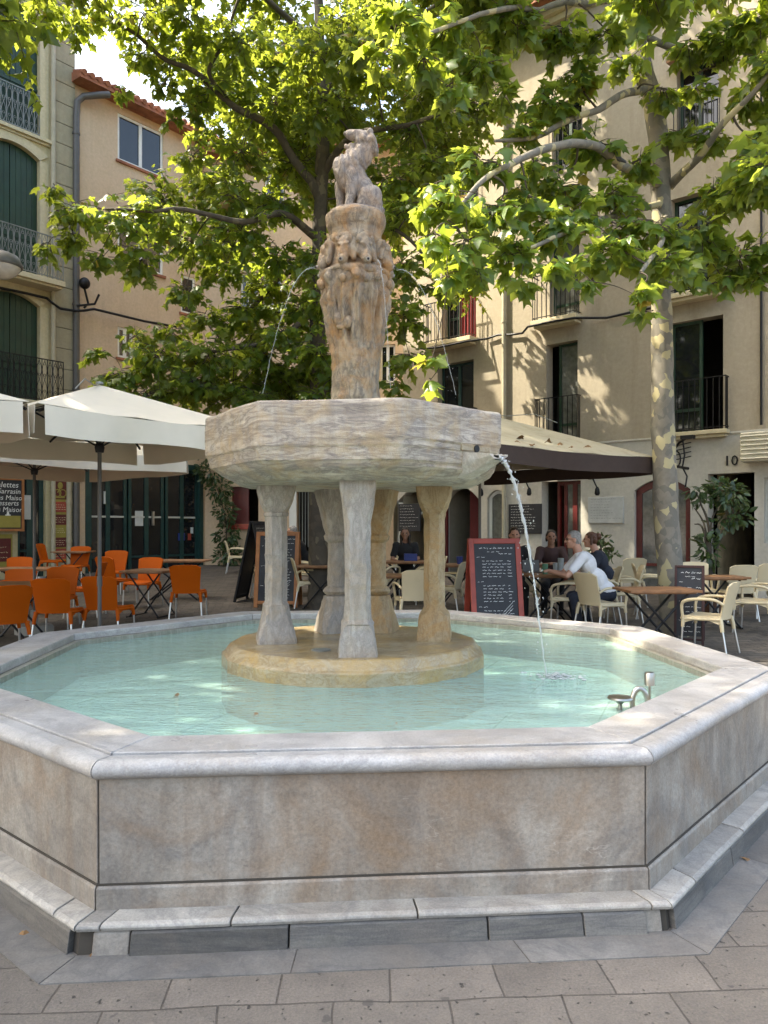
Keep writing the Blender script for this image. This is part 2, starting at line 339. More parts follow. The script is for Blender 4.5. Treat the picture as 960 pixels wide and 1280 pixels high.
# ------------------------------------------------------------------ mesh helpers
class MB:
    def __init__(s): s.v = []; s.f = []
    def add(s, vs, fs):
        o = len(s.v); s.v += [tuple(x) for x in vs]; s.f += [tuple(i + o for i in f) for f in fs]; return s
    def box(s, a, b, rot=None, c=None):
        x0, y0, z0 = a; x1, y1, z1 = b
        vs = [Vector(p) for p in ((x0,y0,z0),(x1,y0,z0),(x1,y1,z0),(x0,y1,z0),(x0,y0,z1),(x1,y0,z1),(x1,y1,z1),(x0,y1,z1))]
        if rot is not None:
            c = Vector(c) if c is not None else sum(vs, Vector()) / 8
            vs = [rot @ (p - c) + c for p in vs]
        return s.add(vs, [(0,3,2,1),(4,5,6,7),(0,1,5,4),(1,2,6,5),(2,3,7,6),(3,0,4,7)])
    def tube(s, pts, r, n=8, cap=True):
        pts = [Vector(p) for p in pts]; m = len(pts)
        rs = r if isinstance(r, (list, tuple)) else [r] * m
        vs = []; fs = []; prev = None
        for i, p in enumerate(pts):
            d = (pts[min(i+1, m-1)] - pts[max(i-1, 0)])
            d = d.normalized() if d.length > 1e-9 else Vector((0,0,1))
            if prev is None:
                a = d.orthogonal().normalized()
            else:
                a = prev - d * prev.dot(d)
                a = a.normalized() if a.length > 1e-6 else d.orthogonal().normalized()
            prev = a; b = d.cross(a)
            for k in range(n):
                t = 2 * math.pi * k / n
                vs.append(p + (a * math.cos(t) + b * math.sin(t)) * rs[i])
        for i in range(m - 1):
            for k in range(n):
                k2 = (k + 1) % n
                fs.append((i*n+k, i*n+k2, (i+1)*n+k2, (i+1)*n+k))
        if cap:
            fs.append(tuple(range(n-1, -1, -1))); fs.append(tuple((m-1)*n + k for k in range(n)))
        return s.add(vs, fs)
    def bar(s, p, q, r, n=8): return s.tube([p, q], r, n)
    def loft(s, rings, cap=True):
        n = len(rings[0]); vs = [p for ring in rings for p in ring]; fs = []
        for i in range(len(rings) - 1):
            for k in range(n):
                k2 = (k + 1) % n
                fs.append((i*n+k, i*n+k2, (i+1)*n+k2, (i+1)*n+k))
        if cap:
            fs.append(tuple(range(n-1, -1, -1))); fs.append(tuple((len(rings)-1)*n + k for k in range(n)))
        return s.add(vs, fs)
    def lathe(s, prof, n=24, c=(0, 0, 0), cap=True):
        return s.loft([[(c[0]+r*math.cos(2*math.pi*k/n), c[1]+r*math.sin(2*math.pi*k/n), c[2]+z) for k in range(n)] for r, z in prof], cap)
    def ell(s, c, r, rot=None, nu=16, nv=10):
        c = Vector(c); vs = []; fs = []
        for i in range(1, nv):
            ph = math.pi * i / nv
            for k in range(nu):
                t = 2*math.pi*k/nu
                p = Vector((r[0]*math.sin(ph)*math.cos(t), r[1]*math.sin(ph)*math.sin(t), -r[2]*math.cos(ph)))
                vs.append(c + (rot @ p if rot is not None else p))
        b = len(vs); e = Vector((0,0,r[2]))
        vs.append(c - (rot @ e if rot is not None else e)); vs.append(c + (rot @ e if rot is not None else e))
        for i in range(nv - 2):
            for k in range(nu):
                k2 = (k+1) % nu; fs.append((i*nu+k, i*nu+k2, (i+1)*nu+k2, (i+1)*nu+k))
        for k in range(nu):
            fs.append((b, (k+1) % nu, k)); fs.append((b+1, (nv-2)*nu+k, (nv-2)*nu+(k+1) % nu))
        return s.add(vs, fs)
    def cap(s, p, q, r0, r1, n=14):
        p = Vector(p); q = Vector(q); d = (q - p); L = d.length; d = d.normalized() if L > 1e-9 else Vector((0,0,1))
        pts = []; rs = []
        for i in range(5):
            a = math.pi/2 * (1 - i/4.0); pts.append(p - d*r0*math.sin(a)); rs.append(max(r0*math.cos(a), r0*.02))
        for i in range(5):
            a = math.pi/2 * (i/4.0); pts.append(q + d*r1*math.sin(a)); rs.append(max(r1*math.cos(a), r1*.02))
        return s.tube(pts, rs, n)
    def sheet(s, fn, nu, nv, th):
        """solid curved sheet from fn(u,v)"""
        P = [[Vector(fn(i/nu, j/nv)) for j in range(nv+1)] for i in range(nu+1)]
        top = []; bot = []
        for i in range(nu+1):
            for j in range(nv+1):
                du = P[min(i+1,nu)][j] - P[max(i-1,0)][j]; dv = P[i][min(j+1,nv)] - P[i][max(j-1,0)]
                nn = du.cross(dv); nn = nn.normalized() if nn.length > 1e-12 else Vector((0,0,1))
                top.append(P[i][j] + nn*th/2); bot.append(P[i][j] - nn*th/2)
        N = len(top); W = nv+1; fs = []
        for i in range(nu):
            for j in range(nv):
                a = i*W+j; fs.append((a, a+W, a+W+1, a+1)); fs.append((N+a, N+a+1, N+a+W+1, N+a+W))
        for i in range(nu):
            a = i*W; fs.append((a, N+a, N+a+W, a+W)); a = i*W+nv; fs.append((a, a+W, N+a+W, N+a))
        for j in range(nv):
            a = j; fs.append((a, a+1, N+a+1, N+a)); a = nu*W+j; fs.append((a, N+a, N+a+1, a+1))
        return s.add(top + bot, fs)
    def mesh(s, name, smooth=None, bevel=0.0):
        me = bpy.data.meshes.new(name); me.from_pydata(s.v, [], s.f)
        bm = bmesh.new(); bm.from_mesh(me)
        bmesh.ops.recalc_face_normals(bm, faces=bm.faces)
        if bevel:
            es = [e for e in bm.edges if len(e.link_faces) == 2 and e.calc_face_angle(0) > .6]
            bmesh.ops.bevel(bm, geom=es, offset=bevel, segments=1, affect='EDGES', clamp_overlap=True)
        bm.to_mesh(me); bm.free()
        if smooth is not None:
            me.polygons.foreach_set('use_smooth', [True]*len(me.polygons)); me.set_sharp_from_angle(angle=R(smooth))
        return me
    def part(s, name, mat, parent=None, smooth=None, bevel=0.0, label=None):
        return link(name, s.mesh(name, smooth, bevel), mat, parent, label)

def link(name, me, mat, parent=None, label=None):
    o = bpy.data.objects.new(name, me); COL.objects.link(o)
    if mat is not None:
        me.materials.clear(); me.materials.append(M[mat] if isinstance(mat, str) else mat)
    if parent is not None: o.parent = parent
    if label: o['label'] = label
    return o
def thing(name, label, cat, loc=(0,0,0), rz=0.0, group=None):
    o = bpy.data.objects.new(name, None); COL.objects.link(o)
    o.empty_display_size = .2
    o.location = loc; o.rotation_euler = (0, 0, rz); o['label'] = label; o['category'] = cat
    if group: o['group'] = group
    return o
def tag(o, label, cat, group=None):
    o['label'] = label; o['category'] = cat
    if group: o['group'] = group
    return o
def struct(o): o['kind'] = 'structure'; return o
def dup(root, loc, rz, label, group=None, scale=None):
    r = root.copy(); COL.objects.link(r); r.location = loc; r.rotation_euler = (0, 0, rz); r['label'] = label
    if group: r['group'] = group
    if scale: r.scale = (scale,)*3
    for ch in list(root.children):
        c = ch.copy(); COL.objects.link(c); c.parent = r
        for gch in list(ch.children):
            d = gch.copy(); COL.objects.link(d); d.parent = c
    return r
def organic(name, mb, voxel, smooth=4):
    """fuse overlapping closed shapes into one continuous skin"""
    me = mb.mesh(name + '_raw'); o = bpy.data.objects.new(name + '_raw', me); COL.objects.link(o)
    m = o.modifiers.new('r', 'REMESH'); m.mode = 'VOXEL'; m.voxel_size = voxel
    m2 = o.modifiers.new('s', 'SMOOTH'); m2.iterations = smooth; m2.factor = .5
    dg = bpy.context.evaluated_depsgraph_get(); dg.update()
    ev = o.evaluated_get(dg); out = bpy.data.meshes.new_from_object(ev)
    bpy.data.objects.remove(o); bpy.data.meshes.remove(me)
    out.name = name
    out.polygons.foreach_set('use_smooth', [True]*len(out.polygons))
    return out
def displace(me, amp, scale, amp2=0, scale2=1):
    for v in me.vertices:
        p = v.co
        d = Vector((mnoise.noise(p*scale), mnoise.noise(p*scale + Vector((31,7,3))), mnoise.noise(p*scale + Vector((5,17,43)))))*amp
        if amp2: d += Vector((mnoise.noise(p*scale2 + Vector((2,9,1))), mnoise.noise(p*scale2 + Vector((13,2,8))), mnoise.noise(p*scale2 + Vector((7,1,23)))))*amp2
        v.co = p + d
def text_mesh(body, size, extr=.001, align='CENTER', shear=0.0):
    c = bpy.data.curves.new('t', 'FONT'); c.body = body; c.size = size; c.extrude = extr; c.align_x = align; c.align_y = 'CENTER'; c.shear = shear
    c.resolution_u = 2
    o = bpy.data.objects.new('t', c); COL.objects.link(o)
    dg = bpy.context.evaluated_depsgraph_get(); dg.update()
    me = bpy.data.meshes.new_from_object(o.evaluated_get(dg)); bpy.data.objects.remove(o); return me
def text_mb(lines):
    """lines: (body,size,x,z,align) laid in the local XZ plane, facing -Y"""
    mb = MB()
    for body, size, x, z, al in lines:
        me = text_mesh(body, size, .0008, al, .15)
        vs = [(v.co.x + x, -v.co.z, v.co.y + z) for v in me.vertices]
        mb.add(vs, [tuple(p.vertices) for p in me.polygons]); bpy.data.meshes.remove(me)
    return mb
def scribble(mb, x0, x1, z, h, y, r, w=.0022):
    """a line of illegible chalk handwriting"""
    x = x0
    while x < x1:
        L = r.uniform(.025, .07); n = max(3, int(L/.007)); prev = None
        for i in range(n):
            xx = x + L*i/n; zz = z + r.uniform(-h, h)*(.5 if r.random() < .75 else 1.1)
            if prev:
                (a, b) = prev
                mb.add([(a, y, b-w), (xx, y, zz-w), (xx, y, zz+w), (a, y, b+w)], [(0,1,2,3)])
            prev = (xx, zz)
        x += L + r.uniform(.008, .02)

# ------------------------------------------------------------------ ground
def build_ground():
    mb = MB(); xs = np.concatenate([np.linspace(-300,-20,6), np.linspace(-16,16,17), np.linspace(20,300,6)])
    ys = np.concatenate([np.linspace(-300,-8,5), np.linspace(-4,30,69), np.linspace(36,600,8)])
    vs = []; W = len(xs)
    for y in ys:
        for x in xs:
            vs.append((x, y, gz(min(y, 30))))
    fs = [(j*W+i, j*W+i+1, (j+1)*W+i+1, (j+1)*W+i) for j in range(len(ys)-1) for i in range(W-1)]
    mb.add(vs, fs); struct(mb.part('plaza', 'paving', None, 60))
build_ground()

def m_setts():
    m, nt, out = nodes('terrace setts'); g = G(nt)
    tc = g.n('ShaderNodeTexCoord').outputs['Object']
    p = g.n('ShaderNodeBsdfPrincipled'); g.l(p.outputs[0], out.inputs[0])
    nz = g.n('ShaderNodeTexNoise'); nz.inputs['Scale'].default_value = 3.0; g.l(tc, nz.inputs['Vector'])
    wob = g.n('ShaderNodeVectorMath', operation='MULTIPLY_ADD'); g.l(nz.outputs['Color'], wob.inputs[0]); wob.inputs[1].default_value = (.05, .05, 0); g.l(g.mapping(tc, (1, 1, 1), (0, 0, R(-8))), wob.inputs[2])
    b = g.n('ShaderNodeTexBrick'); b.inputs['Scale'].default_value = 1.0; b.inputs['Brick Width'].default_value = .26; b.inputs['Row Height'].default_value = .13
    b.inputs['Mortar Size'].default_value = .007; b.inputs['Mortar Smooth'].default_value = .4
    b.inputs['Color1'].default_value = (.12, .102, .082, 1); b.inputs['Color2'].default_value = (.075, .064, .053, 1); b.inputs['Mortar'].default_value = (.03, .026, .022, 1)
    g.l(wob.outputs[0], b.inputs['Vector'])
    col = g.mix(1.0, b.outputs['Color'], g.ramp(g.noise(tc, 3, 7, .7), [(.3, .65), (.7, 1.3)]), 'MULTIPLY')
    g.l(col, p.inputs['Base Color']); p.inputs['Roughness'].default_value = .75
    g.l(g.bump(g.math('ADD', g.math('MULTIPLY', b.outputs['Fac'], -1.2), g.noise(tc, 20, 6, .7)), .8, .012), p.inputs['Normal'])
    return m
M['setts'] = m_setts()
def build_terrace():
    mb = MB(); ys = [8.5+.5*i for i in range(44)]; vs = []
    for y in ys: vs += [(-32, y, gz(y)+.008), (0, y, gz(y)+.008), (32, y, gz(y)+.008)]
    mb.add(vs, [(3*j+i, 3*j+i+1, 3*j+i+4, 3*j+i+3) for j in range(len(ys)-1) for i in range(2)]); struct(mb.part('terrace', 'setts', None))
build_terrace()

# ------------------------------------------------------------------ fountain
FC = Vector((-.209, 5.34, 0)); FROT = 4.46
fountain = thing('fountain', 'octagonal grey marble fountain with raised stone bowl on columns and seated lioness statue on top', 'fountain', FC)
def oc(k, rad):
    a = R(-112.5 + FROT + 45*k); return Vector((rad*math.cos(a), rad*math.sin(a), 0))
def seg(mb, k, prof, t0, t1, gap=.0025, sub=1, wob=0.0):
    """closed profile [(radius,z)] carried along side k from t0 to t1, mitred at the corners"""
    L = (oc(k+1, prof[0][0]) - oc(k, prof[0][0])).length; g = gap/L
    rings = []
    for i in range(sub+1):
        t = (t0+g) + ((t1-g) - (t0+g))*i/sub
        ring = []
        for rad, z in prof:
            p = oc(k, rad).lerp(oc(k+1, rad), t); p.z = z
            if wob: p += Vector((mnoise.noise(p*3)*wob, mnoise.noise(p*3+Vector((9,1,4)))*wob, mnoise.noise(p*2.3+Vector((3,8,1)))*wob*.6))
            ring.append(p)
        rings.append(ring)
    mb.loft(rings)
def build_basin():
    RIM = .657
    mb = MB()
    for k in range(8): seg(mb, k, [(2.45,.121),(2.45,.60),(2.683,.60),(2.683,.21),(2.683,.121)], 0, 1, .004, 8, .0025)
    mb.part('basin_wall', 'marble', fountain, None, .003)
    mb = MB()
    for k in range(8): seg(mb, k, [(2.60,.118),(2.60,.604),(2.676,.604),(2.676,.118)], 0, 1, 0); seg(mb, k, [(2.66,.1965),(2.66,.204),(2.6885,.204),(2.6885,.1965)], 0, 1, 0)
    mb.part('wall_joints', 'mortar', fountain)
    mb = MB()
    for k in range(8): seg(mb, k, [(2.45,.11),(2.45,.197),(2.692,.197),(2.699,.19),(2.699,.11)], 0, 1, .003, 6, .003)
    mb.part('basin_skirting', 'marble', fountain, None, .002)
    mb = MB()
    for k in range(8):
        seg(mb, k, [(2.351,.602),(2.351,.65),(2.357,RIM),(2.603,RIM),(2.603,.602)], 0, 1, .0025, 10, .004)
    mb.part('rim_coping', 'rim', fountain, None, .003)
    prof = [(2.609,.60),(2.609,.648)]
    for i in range(9):
        a = R(118 - i*26); prof.append((2.668 + .052*math.cos(a), .616 + .036*math.sin(a)))
    prof.append((2.66,.578)); prof.append((2.609,.578))
    mb = MB()
    for k in range(8): seg(mb, k, prof, 0, 1, .0025, 10, .003)
    mb.part('rim_moulding', 'rim', fountain, 35)
    r = random.Random(3)
    mb = MB(); cuts = {0: [0,.04,.25,.56,.965,1], 1: [0,.12,.42,.7,1], 7: [0,.3,.62,.93,1]}
    for k in range(8):
        c = cuts.get(k, [0,.27,.55,.8,1])
        for a, b in zip(c, c[1:]):
            dz = r.uniform(-.002,.002)
            seg(mb, k, [(2.5,.086+dz),(2.5,.118+dz),(2.79,.113+dz),(2.806,.106+dz),(2.809,.098+dz),(2.803,.086+dz)], a, b, .003, 4, .004)
    mb.part('step_slabs', 'step', fountain, None, .0015)
    mb = MB(); cuts = {0: [.088,.345,.68,.845,.955], 1: [.012,.34,.66,1], 7: [0,.34,.7,.985]}
    for k in range(8):
        c = cuts.get(k, [0,.3,.62,1])
        for a, b in zip(c, c[1:]):
            rr = r.uniform(-.003,.003)
            seg(mb, k, [(2.55,-.02),(2.55,.084),(2.794+rr,.084),(2.803+rr,.074),(2.82+rr,-.02)], a, b, .003, 3, .003)
    mb.part('step_risers', 'riser', fountain, None, .002)
    mb = MB(); seg(mb, 0, [(2.55,-.02),(2.55,.084),(2.785,.084),(2.795,.074),(2.81,-.02)], .026, .086, .002, 2, .003); mb.part('corner_stone', 'marble', fountain, None, .002); mb = MB(); seg(mb, 0, [(2.55,-.02),(2.55,.084),(2.775,.084),(2.785,.074),(2.80,-.02)], .957, .988, .002, 2, .003)
    mb.part('corner_stone', 'marble', fountain, None, .002)
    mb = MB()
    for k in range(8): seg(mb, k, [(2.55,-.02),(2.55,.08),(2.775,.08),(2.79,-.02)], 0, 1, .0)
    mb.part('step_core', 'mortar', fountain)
    mb = MB()
    for k in range(8): seg(mb, k, [(2.30,.30),(2.30,.601),(2.356,.601),(2.356,.30)], 0, 1, .0)
    # inner lining sits just inside the coping
    mb.part('basin_lining', 'poolwall', fountain)
    mb = MB(); mb.loft([[oc(k,2.32)+Vector((0,0,.28)) for k in range(8)], [oc(k,2.32)+Vector((0,0,.31)) for k in range(8)]])
    mb.part('basin_floor', 'poolfloor', fountain)
    mb = MB(); cuts = {0:[0,.36,.72,1],1:[0,.4,.8,1],7:[0,.5,1]}
    for k in range(8):
        c = cuts.get(k,[0,.33,.66,1])
        for a,b in zip(c,c[1:]): seg(mb,k,[(2.80,-.05),(2.80,.004),(2.972,.004),(2.976,-.05)],a,b,.002)
    struct(mb.part('paving_border', 'band', None)).location = FC
    n = 64; mb = MB(); ring = [oc(k,2.299) for k in range(8)]
    mb.add([(0,0,0)]+ring, [(0,k+1,(k+1)%8+1) for k in range(8)])
    w = mb.part('water', 'water', None); w.location = FC + Vector((0,0,.567)); struct(w)
build_basin()

def poly_r(th, n, rot):
    """radius factor of a regular n-gon (corner at rot) with circumradius 1"""
    w = 2*math.pi/n; a = (th - rot) % w - w/2
    return math.cos(w/2)/math.cos(a)
def sup(hw, sq, n, rot):
    """superellipse ring, sq: 2 = round, 8 = square"""
    out = []
    for k in range(n):
        t = 2*math.pi*k/n + 1e-4
        c, s_ = math.cos(t), math.sin(t)
        r = (abs(c)**sq + abs(s_)**sq)**(-1/sq)
        x, y = hw*r*c, hw*r*s_
        out.append((x*math.cos(rot)-y*math.sin(rot), x*math.sin(rot)+y*math.cos(rot)))
    return out
def chsq(hw, sq, rot, sub=5):
    c = {8: .07, 7: .10, 6: .16, 5: .26, 4: .38, 3: .56}.get(int(round(sq)), .586) * hw
    P = [(hw,-hw+c),(hw,hw-c),(hw-c,hw),(-hw+c,hw),(-hw,hw-c),(-hw,-hw+c),(-hw+c,-hw),(hw-c,-hw)]
    out = []
    for i in range(8):
        a, b = P[i], P[(i+1) % 8]
        for k in range(sub):
            t = k/sub; x = a[0]+(b[0]-a[0])*t; y = a[1]+(b[1]-a[1])*t
            out.append((x*math.cos(rot)-y*math.sin(rot), x*math.sin(rot)+y*math.cos(rot)))
    return out
def dense(keys, step):
    """interpolate key rows (first item z) at the given step"""
    rows = []
    for a, b in zip(keys, keys[1:]):
        n = max(1, int(abs(b[0]-a[0])/step))
        for i in range(n):
            t = i/n; rows.append([x+(y-x)*t for x, y in zip(a, b)])
    rows.append(list(keys[-1])); return rows

def build_plinth():
    mb = MB(); n = 16
    def ring(rad, z): return [(rad*math.cos(2*math.pi*(k+.3)/n), rad*math.sin(2*math.pi*(k+.3)/n), z) for k in range(n)]
    mb.loft([ring(.905,.29), ring(.905,.648), ring(.885,.66), ring(.845,.712), ring(.83,.718)])
    o = mb.part('plinth', 'plinth', fountain, 20, .004)
    d = MB(); d.lathe([(.062,0),(.062,.004),(.055,.006),(.0,.006)], 24, (-.19,-.47,.719)); d.part('drain_cover', 'greyiron', fountain, 30)
build_plinth()

def column(offx, offy, keys, mat, rot, seed, name='column', amp=.005):
    rows = dense(keys, .02); rings = []
    for z, hw, sq in rows:
        rings.append([(x, y, z) for x, y in (chsq(hw, sq, rot) if sq > 2.3 else sup(hw, 2, 40, rot-math.pi/4+.17))])
    mb = MB(); mb.loft(rings); me = mb.mesh(name, 24)
    o = link(name, me, mat, fountain)
    off = Vector((seed*3.1, seed*1.7, 0))
    for v in me.vertices:
        p = v.co + off
        v.co += Vector((mnoise.noise(p*14), mnoise.noise(p*14+Vector((4,9,1))), 0))*amp + Vector((mnoise.noise(p*45), mnoise.noise(p*45+Vector((4,9,1))), 0))*amp*.3
    o.location = (offx, offy, 0)
    return o
kl = [(.715,.128,7),(.74,.13,7),(.80,.118,6),(.88,.098,5),(.965,.084,4),(.975,.086,3),(.985,.078,3),(1.0,.074,3),(1.3,.073,3),(1.31,.076,3),(1.32,.072,3),(1.57,.072,3),(1.575,.082,2.4),(1.595,.084,2.4),(1.60,.078,3),(1.63,.092,5),(1.68,.108,6),(1.74,.124,7),(1.785,.128,8)]
kf = [(.715,.118,8),(.73,.12,8),(.80,.112,8),(.87,.10,8),(.905,.094,5),(.914,.10,4),(.925,.092,4),(.94,.084,4),(1.0,.08,4),(1.3,.078,4),(1.5,.08,4),(1.58,.088,5),(1.66,.099,6),(1.74,.109,7),(1.79,.112,8)]
kr = [(.715,.115,8),(.74,.116,8),(.85,.108,7),(.89,.104,6),(.905,.098,4),(.93,.08,3),(.95,.072,3),(1.3,.071,3),(1.55,.071,3),(1.57,.078,3),(1.585,.082,3),(1.60,.08,4),(1.64,.098,5),(1.70,.114,6),(1.765,.122,8),(1.79,.122,8)]
kb = [(.715,.14,6),(.80,.13,5),(.90,.105,4),(.985,.088,3),(.99,.072,2),(1.0,.085,2),(1.02,.098,2),(1.04,.09,2),(1.06,.066,2),(1.2,.064,2),(1.38,.062,2),(1.40,.08,2.4),(1.43,.088,2.4),(1.45,.075,3),(1.50,.088,4),(1.60,.105,5),(1.72,.13,6),(1.79,.138,7)]
column(-.526, -.11, kl, 'colgrey', R(12), 1)
column(.047, -.63, kf, 'colgrey', R(3), 2, amp=.007)
column(.56, .01, kr, 'colgold', R(-6), 3)
column(-.15, .42, kb, 'colgrey', R(20), 4)
column(.16, .45, kb, 'colgold', R(-14), 5)

def build_bowl():
    n = 192; rot = R(-118.5)
    keys = [(1.775,.78,0),(1.775,.84,.1),(1.785,.89,.25),(1.84,1.0,.5),(1.878,1.04,.75),(1.884,1.05,.85),(1.955,1.062,1),(1.962,1.07,1),(1.97,1.072,1),(2.19,1.075,1),(2.21,1.073,1),(2.221,1.062,1),(2.221,.98,1),(2.21,.965,1),(2.10,.93,.8),(2.05,.86,.3),(2.03,.5,0)]
    rows = []
    for a, b in zip(keys, keys[1:]):
        m = max(1, int(max(abs(b[0]-a[0])/.012, abs(b[1]-a[1])/.03)))
        for i in range(m): rows.append([x+(y-x)*i/m for x, y in zip(a, b)])
    rows.append(keys[-1])
    mb = MB(); rings = []
    for z, rad, w in rows:
        ring = []
        for k in range(n):
            th = 2*math.pi*k/n
            f = poly_r(th, 8, rot)
            right = max(0.0, math.cos(th - R(-50)))**3 if 1.86 < z < 2.0 else 0.0
            ro = rad*(f*w + (.955)*(1-w)) - right*.012 - .065*max(0.0, math.cos(th - R(-168)))**8
            ring.append((ro*math.cos(th), ro*math.sin(th), z + .012*mnoise.noise(Vector((math.cos(th)*1.7, math.sin(th)*1.7, 3))) * (1 if z > 2.15 else .35)))
        rings.append(ring)
    mb.loft(rings); me = mb.mesh('bowl', 40)
    for v in me.vertices:
        p = v.co
        nr = Vector((p.x, p.y, 0)).normalized()
        v.co += nr*(.012*mnoise.noise(p*3.2) + .0045*mnoise.noise(p*17) + .0025*mnoise.noise(p*40)) + Vector((0,0,.003*mnoise.noise(p*9)))
    b = link('bowl', me, 'bowl', fountain)
    # water inside the bowl and the spout
    mb = MB(); mb.lathe([(.93,0),(.93,.002)], 48, (0,0,2.15)); mb.part('bowl_water', 'water', fountain)
    O = Vector((.775, -.634, 0)); ax = Vector((math.cos(R(-51)), math.sin(R(-51)), 0)); ta = Vector((-ax.y, ax.x, 0))
    def L(r_, t_, z_): return O + ax*r_ + ta*t_ + Vector((0,0,z_))
    sp = MB(); rings = []
    # open trough: thick floor and cheeks tapering outwards
    for i in range(9):
        t = i/8; r_ = -.10 + .285*t; top = 1.962 - .030*t; hw = .120 - .045*t; bt = 1.80 + .075*t + .03*t*t; th = .026
        rings.append([L(r_,-hw,top), L(r_,-hw+th,top-.004), L(r_,-hw+th+.012,top-.034), L(r_,hw-th-.012,top-.034), L(r_,hw-th,top-.004), L(r_,hw,top), L(r_,hw*.95,(top+bt)/2), L(r_,hw*.55,bt), L(r_,-hw*.55,bt), L(r_,-hw*.95,(top+bt)/2)])
    sp.loft(rings)
    me = sp.mesh('spout', 35)
    bm = bmesh.new(); bm.from_mesh(me); bmesh.ops.subdivide_edges(bm, edges=bm.edges[:], cuts=2, use_grid_fill=True); bm.to_mesh(me); bm.free()
    displace(me, .006, 18, .003, 50); link('spout', me, 'crust', fountain, 'pale limestone-crusted spout trough')
    pl = MB()
    for (t0, t1, z0, z1) in ((-.13,.115,1.962,2.085),):
        vs = [L(r_, t, z) for r_ in (-.06, .006) for t, z in ((t0,z0),(t1,z0),(t1,z1),(t0,z1))]
        pl.add(vs, [(3,2,1,0),(4,5,6,7),(0,1,5,4),(1,2,6,5),(2,3,7,6),(3,0,4,7)])
    pl.part('spout_plate', 'plinth', fountain, None, .003)
    ho = MB(); ho.tube([L(-.02,-.005,1.978), L(.012,-.005,1.978)], .022, 16); ho.part('outlet_hole', 'iron', fountain, 30)
build_bowl()

